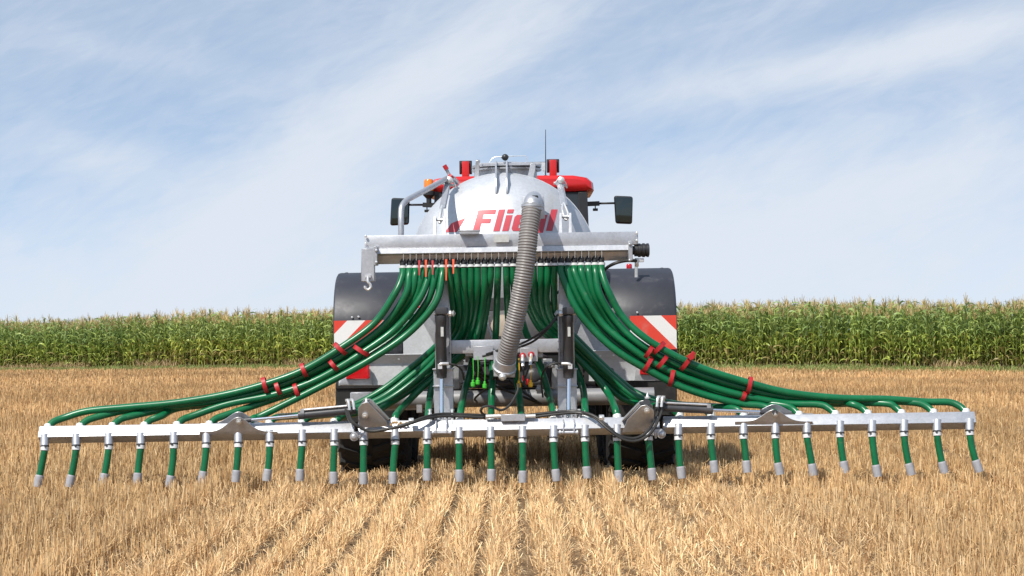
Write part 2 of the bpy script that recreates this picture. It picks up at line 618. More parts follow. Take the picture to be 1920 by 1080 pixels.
STRAW = np.array([[0.66, 0.465, 0.245], [0.57, 0.375, 0.18], [0.74, 0.56, 0.33], [0.40, 0.235, 0.11], [0.50, 0.34, 0.18]])


def straw_cols(n, x, y):
    k = rng.choice(5, n, p=[0.27, 0.27, 0.15, 0.17, 0.14])
    c = STRAW[k] * rng.uniform(0.8, 1.18, (n, 1))
    g = hash_noise(x * 0.35, y * 0.12, 5) - 0.5
    g2 = hash_noise(x * 0.09 + 11, y * 0.22, 15) - 0.5
    c = c * (1 + 0.42 * sstep(18, 30, y) * g2)[:, None]
    c = c * (1 + 0.30 * np.exp(-((x - 13) / 4) ** 2 - ((y - 56) / 3.5) ** 2) + 0.20 * np.exp(-((x - 16) / 5) ** 2 - ((y - 68) / 3) ** 2))[:, None]
    c = c * np.array([0.95, 0.91, 0.85]) * (1 + 0.26 * (hash_noise(x * 0.9 + 5, y * 0.5, 91) - 0.5))[:, None]
    far = sstep(15, 40, y)[:, None]
    c = c * (1 + 0.30 * g[:, None])
    mid_ = np.exp(-(x / 2.2) ** 2)[:, None] * (1 - sstep(15, 22, y))[:, None]
    c = c * (1 + mid_ * np.array([0.30, 0.35, 0.45]))      # paler, drier straw where the rows were driven over
    c = c * (1 - far) + c * np.array([0.93, 0.87, 0.80]) * far
    return c


def in_track(x):
    return ((x > -1.56) & (x < -0.86)) | ((x > 0.76) & (x < 1.46))


def stubble_zone(y0, y1, per_m2, w, hmin, hmax, margin, clump):
    area_w = lambda y: y * 0.25 + margin
    n_cl = int(per_m2 / clump * (y1 - y0) * 2 * area_w((y0 + y1) / 2))
    yy = np.sqrt(rng.uniform(0, 1, n_cl) * ((y1 + 4 * margin) ** 2 - (y0 + 4 * margin) ** 2) + (y0 + 4 * margin) ** 2) - 4 * margin
    xx = rng.uniform(-1, 1, n_cl) * area_w(yy)
    row = np.round(xx / ROW)
    # rows drilled along the driving direction, each with its own vigour
    rv = hash_noise(row * 1.37, np.floor(yy * 0.0), 9)
    xr = row * ROW + rng.normal(0, 0.010, n_cl) + 0.03 * (hash_noise(row * 3.1, yy * 0.5, 4) - 0.5)
    keep = rng.uniform(0, 1, n_cl) < (0.30 + 0.9 * rv)
    keep &= hash_noise(xr * 3.0, yy * 1.2, 21) > 0.14
    xr, yy, rv = xr[keep], yy[keep], rv[keep]
    n = len(xr) * clump
    bx = np.repeat(xr, clump) + rng.normal(0, 0.024, n)
    by = np.repeat(yy, clump) + rng.normal(0, 0.030, n)
    rvr = np.repeat(rv, clump)
    h = rng.uniform(hmin, hmax, n) * (0.78 + 0.4 * rvr) * (0.8 + 0.4 * hash_noise(bx * 1.3, by * 0.9, 31))
    tilt = np.abs(rng.normal(0, 0.17, n))
    az = rng.uniform(0, 2 * pi, n)
    bend = np.where(rng.uniform(0, 1, n) < 0.22, rng.uniform(0.4, 1.5, n), rng.normal(0, 0.1, n))
    tr = in_track(bx) & (by < 40)
    h = np.where(tr, h * 0.85, h) * np.where(bx < -2.2, 1.25, 1.0)
    tilt = np.where(tr, np.abs(rng.normal(0.25, 0.3, n)), tilt)
    cen = (np.abs(bx) < 2.0) & (by < 16)
    tilt = np.where(cen, np.abs(rng.normal(0.10, 0.30, n)), tilt)
    bend = np.where(cen & (rng.uniform(0, 1, n) < 0.35), rng.uniform(0.3, 1.4, n), bend)
    # crushed flat under the tyres
    under = tr & (by > 17.9) & (by < 21.2)
    ok = ~under
    fd = furrow_dist(bx, by)
    open_ = np.where(np.abs(bx) < 2.4, 0.95, 0.55) * (hash_noise(bx * 4 + 7, by * 1.1, 81) > 0.18)
    ok &= ~((by < 15.9) & (fd < 0.041 + 0.014 * hash_noise(bx * 9, by * 3, 82)) & (rng.uniform(0, 1, n) < open_))
    h = np.where(by < 16, h * (0.82 + 0.30 * np.clip(fd / 0.1, 0, 1)), h)
    face = rng.normal(0, 0.9, n)
    col = straw_cols(n, bx, by)
    a = [q[ok] for q in (bx, by, ground_z(bx, by) - 0.012, h, w * rng.uniform(0.6, 1.35, n), tilt, az, face, col)]
    return blades(*a, bend=bend[ok])


def litter_zone(y0, y1, n, wmin, margin, l0=0.03, l1=0.15, zmax=0.085):
    yy = rng.uniform(y0, y1, n)
    xx = rng.uniform(-1, 1, n) * (yy * 0.25 + margin)
    L = rng.uniform(l0, l1, n)
    tilt = rng.normal(1.35, 0.22, n)
    az = rng.uniform(0, 2 * pi, n)
    col = straw_cols(n, xx, yy) * 0.95
    kf = (furrow_dist(xx, yy) > 0.04) | (yy > 15.9) | (rng.uniform(0, 1, n) < 0.12)
    n = int(kf.sum())
    xx, yy, L, tilt, az, col = xx[kf], yy[kf], L[kf], tilt[kf], az[kf], col[kf]
    return blades(xx, yy, ground_z(xx, yy) + rng.uniform(0.004, zmax, n), L, rng.uniform(wmin, wmin * 1.8, n), tilt, az,
                  az + pi / 2, col, bend=rng.normal(0, 0.25, n))


def merge(parts):
    vs, qs, cs, k = [], [], [], 0
    for v_, q_, c_ in parts:
        vs.append(v_); qs.append(q_ + k); cs.append(c_); k += len(v_)
    return np.concatenate(vs), np.concatenate(qs), np.clip(np.concatenate(cs), 0, 0.95)


parts = [stubble_zone(8.8, 13.0, 2500, 0.0046, 0.07, 0.155, 1.6, 9),
         stubble_zone(13.0, 18.0, 2000, 0.0052, 0.07, 0.155, 1.8, 9),
         stubble_zone(18.0, 30.0, 800, 0.0062, 0.08, 0.16, 2.5, 6),
         stubble_zone(30.0, 55.0, 260, 0.010, 0.09, 0.17, 9.0, 4),
         stubble_zone(55.0, 104.0, 75, 0.019, 0.09, 0.17, 14.0, 3),
         litter_zone(8.8, 14, 10000, 0.0030, 1.6), litter_zone(14, 26, 10000, 0.005, 2.0),
         litter_zone(8.8, 13, 40000, 0.0040, 1.4, 0.02, 0.07, 0.03), litter_zone(13, 20, 40000, 0.005, 1.6, 0.02, 0.08, 0.03)]
sv, sq, sc_ = merge(parts)
edge_y = 88 - 0.66 * sv[:, 0]
vmask = (sv[:, 1] < edge_y - np.where(sv[:, 0] < 0, 8.0, 6.0))
qmask = vmask[sq].all(1)
STRAWM = tint_mat('dry_straw', 0.6, 0.12, 0.35)
stubble = np_mesh('stubble', sv, sq[qmask], STRAWM, sc_)
stubble['kind'] = 'stuff'
stubble['label'] = 'dry golden cereal stubble in drilled rows across the field'
stubble['category'] = 'stubble'


# ------------------------------------------------------------------ maize field
def maize_variant(seed):
    g = np.random.default_rng(seed)
    V, Q, C, k = [], [], [], 0

    def put(v_, q_, c_):
        nonlocal k
        V.append(np.array(v_, float)); Q.append(np.array(q_) + k); C.append(np.array(c_, float)); k += len(v_)
    H = g.uniform(1.95, 2.2)
    stalk = [[(0.016 * cos(a), 0.016 * sin(a), z) for a in (0, 2.1, 4.2)] for z in (0, H * 0.5, H)]
    vv = [p for r_ in stalk for p in r_]
    qq = [(i * 3 + j, i * 3 + (j + 1) % 3, i * 3 + 3 + (j + 1) % 3, i * 3 + 3 + j) for i in range(2) for j in range(3)]
    put(vv, qq, [(0.20, 0.21, 0.06)] * 3 + [(0.13, 0.19, 0.045)] * 6)
    plane = g.uniform(0, pi)
    nl = int(g.integers(12, 15))
    for i in range(nl):
        z0 = 0.18 + (H - 0.15) * i / nl
        a = plane + pi * (i % 2) + g.normal(0, 0.35)
        L = g.uniform(0.62, 0.92) * (1.0 - 0.35 * max(0, i - nl + 4) / 4) * (0.75 if i < 2 else 1)
        up = g.uniform(0.9, 1.25)
        ds = np.array([cos(a), sin(a), 0]); sd = np.array([-sin(a), cos(a), 0])
        p = np.array([0, 0, z0]); ang = up
        W = g.uniform(0.075, 0.105)
        ns = 5
        droop = g.uniform(0.34, 0.62)
        tw = g.normal(0, 0.25)
        vs, cs = [], []
        dry = (i < 3 and g.uniform() < 0.3)
        base = np.array((0.16, 0.14, 0.065)) if dry else np.array((0.105, 0.175, 0.050)) + np.array((0.070, 0.055, 0.018)) * g.uniform(0, 1) \
            + (np.array((0.07, 0.05, 0.0)) if i < nl * 0.45 else np.array((0.02, 0.01, 0.030))) * g.uniform(0.1, 1)
        for s_ in range(ns + 1):
            f = s_ / ns
            wd = W * (0.55 + 1.0 * f) if f < 0.35 else W * max(0.04, (1 - ((f - 0.35) / 0.65) ** 1.6)) * 0.95
            sv_ = sd * cos(tw * f * 3) + np.array([0, 0, 1]) * sin(tw * f * 3)
            vs += [p - sv_ * wd / 2, p + sv_ * wd / 2]
            cs += [base * (0.92 + 0.16 * g.uniform()), base * 1.05]
            p = p + (ds * cos(ang) + np.array([0, 0, 1]) * sin(ang)) * L / ns
            ang -= droop * (0.6 + f)
        put(vs, [(2 * j, 2 * j + 1, 2 * j + 3, 2 * j + 2) for j in range(ns)], cs)
    # tassel
    for i in range(10):
        a = g.uniform(0, 2 * pi); sp = 0.0 if i == 0 else g.uniform(0.25, 0.75)
        L = g.uniform(0.22, 0.40)
        p0 = np.array([0, 0, H - 0.05]); d = np.array([cos(a) * sin(sp), sin(a) * sin(sp), cos(sp)])
        sd = np.array([-sin(a), cos(a), 0]) * 0.009
        p1 = p0 + d * L * 0.6; p2 = p0 + d * L + np.array([0, 0, -0.07 * sp])
        put([p0 - sd, p0 + sd, p1 - sd * 1.2, p1 + sd * 1.2, p2 - sd * 0.6, p2 + sd * 0.6], [(0, 1, 3, 2), (2, 3, 5, 4)],
            [(0.27, 0.22, 0.12)] * 6)
    # a cob with dry silk
    z = H * g.uniform(0.42, 0.52); a = plane + g.normal(0, 0.4)
    c = np.array([cos(a) * 0.05, sin(a) * 0.05, z])
    d = np.array([cos(a) * 0.3, sin(a) * 0.3, 0.95])
    e = np.array([-sin(a), cos(a), 0])
    vs = []
    for t_, r_ in ((0, 0.02), (0.10, 0.034), (0.22, 0.012)):
        for q_ in (0, pi / 2, pi, 3 * pi / 2):
            vs.append(c + d * t_ + e * r_ * cos(q_) + np.array([cos(a), sin(a), 0]) * r_ * sin(q_))
    qq = [(i * 4 + j, i * 4 + (j + 1) % 4, i * 4 + 4 + (j + 1) % 4, i * 4 + 4 + j) for i in range(2) for j in range(4)]
    put(vs, qq, [(0.16, 0.22, 0.06)] * 8 + [(0.22, 0.12, 0.05)] * 4)
    return np.concatenate(V), np.concatenate(Q), np.concatenate(C)


variants = [maize_variant(100 + i) for i in range(12)]
parts = []
tdir = np.array([1.0, -0.66]); tdir /= np.linalg.norm(tdir)
ndir = np.array([-tdir[1], tdir[0]])
org = np.array([0.0, 88.0])
for rown in range(11):
    sp = 0.165 if rown < 5 else 0.24
    s_all = np.arange(-75, 55, sp)
    for s0 in s_all:
        p = org + tdir * (s0 + rng.normal(0, 0.03)) + ndir * (rown * 0.75 + rng.normal(0, 0.04))
        v_, q_, c_ = variants[rng.integers(12)]
        a = rng.uniform(0, 2 * pi)
        sx = rng.uniform(0.92, 1.12)
        gnoise = float(hash_noise(np.array([s0 * 0.16 + 40]), np.array([rown * 0.2]), 2)[0])
        sz = sx * (0.94 + 0.16 * gnoise) * rng.uniform(0.95, 1.05)
        ln = rng.normal(0, 0.05, 2)
        vv = np.empty_like(v_)
        vv[:, 0] = (v_[:, 0] * cos(a) - v_[:, 1] * sin(a)) * sx + p[0] + v_[:, 2] * ln[0]
        vv[:, 1] = (v_[:, 0] * sin(a) + v_[:, 1] * cos(a)) * sx + p[1] + v_[:, 2] * ln[1]
        vv[:, 2] = v_[:, 2] * sz + float(ground_z(np.array([p[0]]), np.array([p[1]]))[0])
        hue = rng.uniform(0.82, 1.2) * (0.88 + 0.25 * gnoise)
        parts.append((vv, q_, c_ * np.array([1.95, 1.80, 1.50]) * hue * np.array([1 + 0.15 * (gnoise - 0.5), 1, 1])))
mv, mq, mc = merge(parts)
MAIZEM = tint_mat('maize_leaf', 0.45, 0.32, 0.45)
maize = np_mesh('maize_crop', mv, mq, MAIZEM, mc)
maize['kind'] = 'stuff'
maize['label'] = 'tall green maize crop with tan tassels along the far edge of the field'
maize['category'] = 'maize'

# ------------------------------------------------------------------ grass strip at the foot of the maize
n = 110000
ss = rng.uniform(-75, 55, n)
dd = -8.2 * rng.uniform(0, 1, n) ** 1.1 + 0.35
pp = org[None, :] + tdir[None, :] * ss[:, None] + ndir[None, :] * dd[:, None]
tuft = hash_noise(ss * 0.55, dd * 0.6, 44)
h = rng.uniform(0.08, 0.26, n) * (0.5 + 0.8 * tuft)
dry = (hash_noise(ss * 0.30 + 9, dd * 0.4, 17) + 0.35 * (ss < -5) > 0.82) & (dd > -0.9)
h = np.where(dry, h * 1.9 + 0.08, h)
gcol = np.where(dry[:, None], np.array([0.42, 0.30, 0.16]), np.array([0.20, 0.26, 0.07])) * rng.uniform(0.7, 1.3, (n, 1))
gcol = np.where((rng.uniform(0, 1, n) < 0.25)[:, None], np.array([0.33, 0.25, 0.10]), gcol)
az = rng.uniform(0, 2 * pi, n)
gv, gq, gc = blades(pp[:, 0], pp[:, 1], ground_z(pp[:, 0], pp[:, 1]) - 0.01, h, rng.uniform(0.014, 0.03, n), np.abs(rng.normal(0, 0.4, n)), az,
                    rng.normal(0, 0.8, n), gcol, bend=rng.uniform(0, 0.8, n))
grass = np_mesh('grass', gv, gq, tint_mat('verge_grass', 0.6, 0.2, 0.3), np.clip(gc, 0, 0.9))
grass['kind'] = 'stuff'
grass['label'] = 'low green and dry grass strip at the foot of the maize'
grass['category'] = 'grass'


# =================================================================== slurry tanker
TK = thing('slurry_tanker', 'galvanised slurry tanker with black mudguards and red lettering on its domed rear', 'tanker', 18.7, ROLL)
TC = M(945, 499, 17.9); TR = 0.811; DOME = 0.50


def dome_y(x, z):
    r2 = ((x - TC.x) ** 2 + (z - TC.z) ** 2) / TR ** 2
    return 17.9 - DOME * math.sqrt(max(0.0, 1 - r2))


prof = [(TR * sin(pi / 2 * i / 18), -DOME * cos(pi / 2 * i / 18)) for i in range(19)]
prof += [(TR + 0.006, 0.0), (TR + 0.006, 0.03), (TR, 0.034), (TR, 1.35), (TR + 0.005, 1.36), (TR + 0.005, 1.39), (TR, 1.40), (TR, 4.1)]
prof += [(TR * cos(pi / 2 * i / 8), 4.1 + 0.4 * sin(pi / 2 * i / 8)) for i in range(1, 9)]
tank = MB().lathe(prof, (TC.x, 17.9, TC.z), (0, 1, 0), 72).build('tank', TANKM, TK)

# lettering laid on the dome
CAPH = 0.188
LX0, LZ0 = M(886, 435, 17.5).x, M(886, 435, 17.5).z
lm = MB()


def letter_patch(q, nx_=6, ny_=6, unit=True):
    """bilinear patch of the lettering (corner order: bottom left, bottom right, top right, top left)"""
    k = len(lm.v)
    for j in range(ny_ + 1):
        for i in range(nx_ + 1):
            s, t_ = i / nx_, j / ny_
            X = q[0][0] * (1 - s) * (1 - t_) + q[1][0] * s * (1 - t_) + q[2][0] * s * t_ + q[3][0] * (1 - s) * t_
            Z = q[0][1] * (1 - s) * (1 - t_) + q[1][1] * s * (1 - t_) + q[2][1] * s * t_ + q[3][1] * (1 - s) * t_
            if unit:
                x = LX0 + (X * 1.12 + Z * 0.27) * CAPH; z = LZ0 + Z * CAPH
            else:
                x, z = X, Z
            lm.v.append(Vector((x, dome_y(x, z) - 0.003, z)))
    for j in range(ny_):
        for i in range(nx_):
            a = k + j * (nx_ + 1) + i
            lm.f.append((a, a + 1, a + nx_ + 2, a + nx_ + 1))


def rect(x0, z0, x1, z1):
    letter_patch([(x0, z0), (x1, z0), (x1, z1), (x0, z1)])


def round_e(x):
    rect(x, .10, x + .25, .64)
    letter_patch([(x + .08, 0), (x + .56, 0), (x + .58, .17), (x, .10)])
    rect(x + .25, .10, x + .26, .64)
    letter_patch([(x, .64), (x + .26, .57), (x + .56, .62), (x + .08, .74)])
    letter_patch([(x + .26, .57), (x + .62, .62), (x + .55, .74), (x + .08, .74)])
    rect(x + .40, .30, x + .62, .60)
    rect(x + .26, .30, x + .40, .42)


# F
rect(0, 0, .27, 1); rect(.27, .38, .63, .59); rect(.27, .79, .74, 1)
# l, i
rect(.84, 0, 1.10, 1)
rect(1.20, 0, 1.46, .73); rect(1.20, .82, 1.46, 1)
round_e(1.56)
# g
gx_ = 2.26
rect(gx_, .10, gx_ + .25, .64)
rect(gx_ + .25, .58, gx_ + .38, .74); rect(gx_ + .25, 0, gx_ + .38, .16)
rect(gx_ + .38, -.24, gx_ + .62, .74)
rect(gx_ + .02, -.24, gx_ + .38, -.08)
# l
rect(2.98, 0, 3.24, 1)
# the small swoosh before the word
sw = [M(*p, 17.5) for p in ((834, 435), (856, 435), (873, 408), (846, 418))]
letter_patch([(p.x, p.z) for p in sw], 8, 8, unit=False)
lm.build('lettering', LETTER, tank)

# manhole, rail, valve on the top of the tank
top = TC.z + TR
hx = M(950, 325, 18.15).x
hatch = MB().lathe([(0.27, -0.03), (0.27, 0.045), (0.31, 0.045), (0.31, 0.06), (0.27, 0.062), (0.27, 0.07)], (hx, 18.25, top), (0, 0, 1), 40).build('hatch_neck', GALV_DULL, TK)
MB().lathe([(0.30, 0.070), (0.31, 0.076), (0.31, 0.094), (0.28, 0.102), (0.10, 0.125), (0.0, 0.128)], (hx, 18.25, top), (0, 0, 1), 40).build('hatch_lid', GALV, hatch)
MB().lathe([(0.275, 0.062), (0.29, 0.063), (0.29, 0.071), (0.275, 0.0705)], (hx, 18.25, top), (0, 0, 1), 40).build('hatch_seal', BLACK, hatch)
rail = MB()
rail.bar(M(898, 309, 17.95), M(1022, 306, 17.95), 0.03, 0.028)
rail.bar(M(896, 300, 17.95), M(893, 336, 18.0), 0.035, 0.04, (1, 0, 0))
rail.bar(M(902, 307, 17.94), M(902, 313, 17.94), 0.05, 0.02, (1, 0, 0))
rail.prism([M(995, 306, 17.93), M(1004, 306, 17.93), M(1004, 318, 17.93), M(1000, 336, 17.93), M(988, 336, 17.93)], (0, 0.012, 0))
for px in (957,):
    rail.bar(M(px, 308, 17.96), M(px, 330, 18.0), 0.035, 0.03, (1, 0, 0))
rail.build('hatch_rail', GALV, TK, 0.003)
clip = MB()
clip.bar(M(1019, 305, 17.94), M(1019, 320, 17.94), 0.02, 0.03, (1, 0, 0))
clip.tube([M(1019, 318, 17.94), M(1020, 326, 17.94)], 0.006, 6)
clip.build('rail_clip', ZINC, TK)
ball = MB().sphere(M(947, 295, 17.95), 0.030)
ball.bar(M(940, 296, 17.91), M(954, 294, 17.91), 0.012, 0.010)
ball = ball.build('float_ball', BLACK, TK)
wire = MB().tube([M(*p, 17.95) for p in ((918, 305), (923, 297), (929, 294), (941, 294))], 0.004, 6)
wire.tube([M(*p, 17.95) for p in ((954, 293), (985, 292), (987, 294), (987, 303))], 0.004, 6)
wire.tube([M(947, 300, 17.95), M(947, 308, 17.95)], 0.005, 6)
wire.build('float_wire', ZINC, ball)

# two lifting lugs on the crown of the dome
for px in (930, 950):
    a = M(px, 303, 17.93); x = a.x
    z0, z1, z2 = a.z, M(px, 318, 17.7).z, M(px, 364, 17.6).z
    pl = [(17.98, z0), (17.84, z0), (17.74, z1), (17.60, z1 - 0.08), (17.56, z2 + 0.03), (dome_y(x, z2) - 0.004, z2)]
    for i in range(6):
        z = z2 + (TC.z + TR * 0.999 - z2) * (i + 1) / 6
        pl.append((dome_y(x, z) + 0.01, z))
    MB().prism([(x - 0.008, y_, z_) for y_, z_ in pl], (0.016, 0, 0)).build('lifting_lug', GALV, TK, 0.002)

# bent vent pipe at the left with its red lever
vp = crom([M(752, 470, 16.62), M(752, 420, 16.62), M(752, 398, 16.64), M(754, 386, 16.67), M(762, 376, 16.75), M(776, 368, 16.90), M(810, 350, 17.35), M(843, 333, 17.75), M(856, 342, 17.95)], 5)
vpo = MB().tube(vp, 0.024, 12).build('vent_pipe', GALV, TK)
lev = MB().tube([M(846, 334, 17.72), M(834, 312, 17.70)], 0.014, 8).build('lever', GALV_DULL, vpo)
MB().tube([M(838, 318, 17.699), M(833, 310, 17.699)], 0.019, 8).build('lever_grip', REDSTRAP, lev)
MB().tube([M(844, 333, 17.70), M(848, 329, 17.70)], 0.026, 8).build('lever_pivot', REDSTRAP, lev)
# support arms with shackles
for sx, pa, pb, pc in ((1, (839, 340), (829, 390), (824, 408)), (-1, (1048, 340), (1057, 385), (1060, 402))):
    am = MB()
    am.bar(M(*pa, 17.72), M(*pb, 17.25), 0.012, 0.048, (1, 0, 0))
    am.bar(M(pa[0] + 3, pa[1], 17.75), M(pb[0] + 3, pb[1], 17.28), 0.012, 0.040, (1, 0, 0))
    arm = am.build('support_arm', GALV, TK, 0.003)
    am = MB()
    am.tube(crom([M(pb[0], pb[1] - 4, 17.2), M(pb[0] - 3, pb[1] + 8, 17.12), M(pc[0], pc[1] + 10, 17.05), M(pc[0] + 5, pc[1], 17.1), M(pb[0], pb[1] - 4, 17.2)], 5), 0.011, 8)
    am.tube([M(pc[0] - 9, pc[1] + 4, 17.05), M(pc[0] + 9, pc[1] + 4, 17.05)], 0.012, 8)
    am.build('shackle', ZINC, arm)
    for q in (-9, 9):
        MB().prism([M(pc[0] + q - 2, pc[1] - 3, 16.95), M(pc[0] + q + 2, pc[1] - 3, 16.95), M(pc[0] + q + 3, 440, 16.9), M(pc[0] + q - 3, 440, 16.9)], (0, 0.12, 0)).build('shackle_bracket', GALV, arm)
    am = MB()
    am.lathe([(0.018, 0), (0.03, 0.01), (0.03, 0.03), (0.015, 0.04)], M(pa[0] + 4, pa[1] - 2, 17.68), (0, -1, 0), 10)
    am.tube(crom([M(pa[0] - 6, pa[1] + 2, 17.69), M(pa[0] + 2, pa[1] - 6, 17.68), M(pa[0] + 12, pa[1] + 3, 17.7), M(pa[0] + 15, pa[1] + 12, 17.73)], 4), 0.008, 6)
    am.tube([M(pa[0] - 10, pa[1] + 3, 17.7), M(pa[0] + 12, pa[1] + 8, 17.7)], 0.012, 8)
    am.build('arm_pin', ZINC, arm)

# mudguards
def mudguard(px_out, px_in, sgn):
    xo, xi = M(px_out, 640, 17.8).x, M(px_in, 640, 17.8).x
    zt = M(645, 513, 18.55).z - 0.002
    prof = [(17.80, 0.98), (17.795, 1.12), (17.80, 1.30)]
    for i in range(1, 11):
        a = pi / 2 * i / 10
        prof.append((18.42 - 0.62 * cos(a), 1.30 + (zt - 1.30) * sin(a)))
    prof += [(19.2, zt), (20.2, zt)]
    for i in range(1, 9):
        a = pi / 2 * i / 8
        prof.append((20.2 + 0.6 * sin(a), zt - (zt - 1.2) * (1 - cos(a))))
    d = xi - xo
    cols = [(0.0, 0.075), (0.004, 0.02), (0.020, 0.004), (0.04, 0.0), (0.5, 0.0), (0.95, 0.0), (0.975, 0.008), (1.0, 0.05)]
    m = MB()
    n_ = len(prof)
    for i, (y_, z_) in enumerate(prof):
        a = prof[max(0, i - 1)]; c = prof[min(n_ - 1, i + 1)]
        ty, tz = c[0] - a[0], c[1] - a[1]
        L = math.hypot(ty, tz)
        ny_, nz_ = tz / L, -ty / L      # inward normal
        for fx, dn in cols:
            m.v.append(Vector((xo + d * fx, y_ + ny_ * dn, z_ + nz_ * dn)))
    c_ = len(cols)
    for i in range(n_ - 1):
        for j in range(c_ - 1):
            a = i * c_ + j
            m.f.append((a, a + 1, a + c_ + 1, a + c_))
    o_ = m.build('mudguard', GUARD, TK)
    md = o_.modifiers.new('thickness', 'SOLIDIFY'); md.thickness = 0.008; md.offset = 0
    return o_, xo, xi


WL = warning_mat('warning_stripes_rising', -1.0, 0.0)
mgl, lxo, lxi = mudguard(625, 757, -1)
mgr, rxo, rxi = mudguard(1270, 1138, 1)


def panel(mg, px0, px1, pt, pb, name, sgn, px_ref, py_ref):
    c0, c1 = M(px0, pb, 17.775), M(px1, pt, 17.775)
    ref = M(px_ref, py_ref, 17.775)
    m_ = warning_mat(name, sgn, sgn * ref.x + ref.z)
    b_ = MB().box(((c0.x + c1.x) / 2, 17.778, (c0.z + c1.z) / 2), (abs(c1.x - c0.x), 0.008, abs(c1.z - c0.z)))
    return b_.build('warning_panel', m_, mg, 0.0)


# stripes rise to the right on the left panel and fall to the right on the right panel
panel(mgl, 627, 722, 600, 667, 'warning_stripes_left', -1.0, 652, 600)
panel(mgr, 1182, 1268, 591, 656, 'warning_stripes_right', 1.0, 1239, 591)
for mg, px, py in ((mgl, 650, 517), (mgr, 1241, 508)):
    c = M(px, py, 18.35)
    l_ = MB().box((c.x, 18.35, c.z - 0.008), (0.075, 0.05, 0.03))
    l_.lathe([(0.02, 0), (0.022, 0.02), (0.012, 0.03)], (c.x, 18.35, c.z), (0, 0, 1), 10)
    l_.build('marker_lamp', BLACK, mg, 0.004)
for mg, pts in ((mgl, ((660, 595), (672, 594), (640, 560))), (mgr, ((1221, 597), (1195, 586)))):
    for px, py in pts[:2]:
        c = M(px, py, 17.79)
        MB().lathe([(0.010, 0), (0.010, 0.006), (0.006, 0.010)], (c.x, 17.802, c.z), (0, -1, 0), 8).build('bolt', ZINC, mg)
# marker posts behind the right mudguard
mk = MB().tube([M(1193, 520, 18.0), M(1193, 488, 18.0)], 0.015, 8)
mk.box(M(1194, 487, 18.0), (0.09, 0.03, 0.02))
mk.build('sensor_post', ZINC, TK)
MB().lathe([(0.02, 0), (0.026, 0.01), (0.026, 0.05), (0.018, 0.06)], M(1180, 507, 18.6), (0, 0, 1), 10).build('marker_light', REDLENS, TK)

# plates on both sides of the frame
for pts, Y, mt_ in ((((756, 600), (790, 600), (815, 646), (815, 668), (756, 668)), 17.66, LIGHTSTEEL), (((1078, 640), (1092, 600), (1142, 592), (1142, 662), (1078, 662)), 17.66, GALV_DULL)):  # sunlight and shade put into the colours: left plate paler, right one duller
    MB().prism([M(*p, Y) for p in pts], (0, 0.010, 0)).build('side_plate', mt_, TK, 0.002)


for x0, x1 in ((776, 846), (1050, 1106)):
    MB().prism([M(x0, 578, 17.78), M(x1, 578, 17.78), M(x1, 668, 17.78), M(x0, 668, 17.78)], (0, 0.010, 0)).build('side_plate', GALV_DULL, TK, 0.002)


def light_bar(px0, px1, pt, pm, pb):
    """folded sheet that carries the rear lamps: leaning upper flange, upright face and bottom lip"""
    a0, a1 = M(px0, pt, 17.435), M(px1, pt, 17.435)
    b0, b1 = M(px0, pm, 17.50), M(px1, pm, 17.50)
    c0, c1 = M(px0, pb, 17.50), M(px1, pb, 17.50)
    xs0, xs1 = (a0.x + c0.x) / 2, (a1.x + c1.x) / 2
    za, zb, zc = (a0.z + a1.z) / 2, (b0.z + b1.z) / 2, (c0.z + c1.z) / 2
    sec = [(17.435, za), (17.50, zb), (17.50, zc), (17.62, zc), (17.62, zc + 0.008), (17.508, zc + 0.008), (17.508, zb + 0.004), (17.443, za + 0.004)]
    return MB().prism([(xs0, y_, z_) for y_, z_ in sec], (xs1 - xs0, 0, 0)).build('light_bar', LIGHTSTEEL, TK, 0.0015)


lbl = light_bar(634, 815, 665, 682, 722)
lbr = light_bar(1104, 1228, 657, 676, 714)
for px, py, lb in ((748, 673, lbl), (1125, 667, lbr), (1150, 666, lbr)):
    c = M(px, py, 17.46)
    MB().lathe([(0.012, 0), (0.012, 0.012), (0.007, 0.016)], (c.x, 17.475, c.z), (0, -1, 0), 8).build('bolt', ZINC, lb)
for px, py in ((1126, 684), (1145, 696)):
    c = M(px, py, 17.49)
    MB().lathe([(0.030, 0), (0.030, 0.006), (0.022, 0.008)], (c.x, 17.502, c.z), (0, -1, 0), 16).build('cable_grommet', BLACK, lb)


def tail_light(lb, pts, mpts):
    MB().prism([M(*p, 17.44) for p in mpts], (0, 0.058, 0)).build('lamp_mount', GALV_DULL, lb, 0.006, 2)
    MB().prism([M(*p, 17.405) for p in pts], (0, 0.05, 0)).build('tail_light', REDLENS, lb, 0.014, 3)


tail_light(lbl, ((648, 711), (652, 697), (668, 683), (684, 678), (692, 684), (693, 708), (690, 711)), ((634, 722), (644, 705), (680, 690), (694, 692), (698, 722)))
tail_light(lbr, ((1200, 703), (1200, 678), (1206, 672), (1222, 676), (1238, 690), (1242, 703)), ((1190, 714), (1194, 688), (1206, 682), (1240, 698), (1248, 714)))

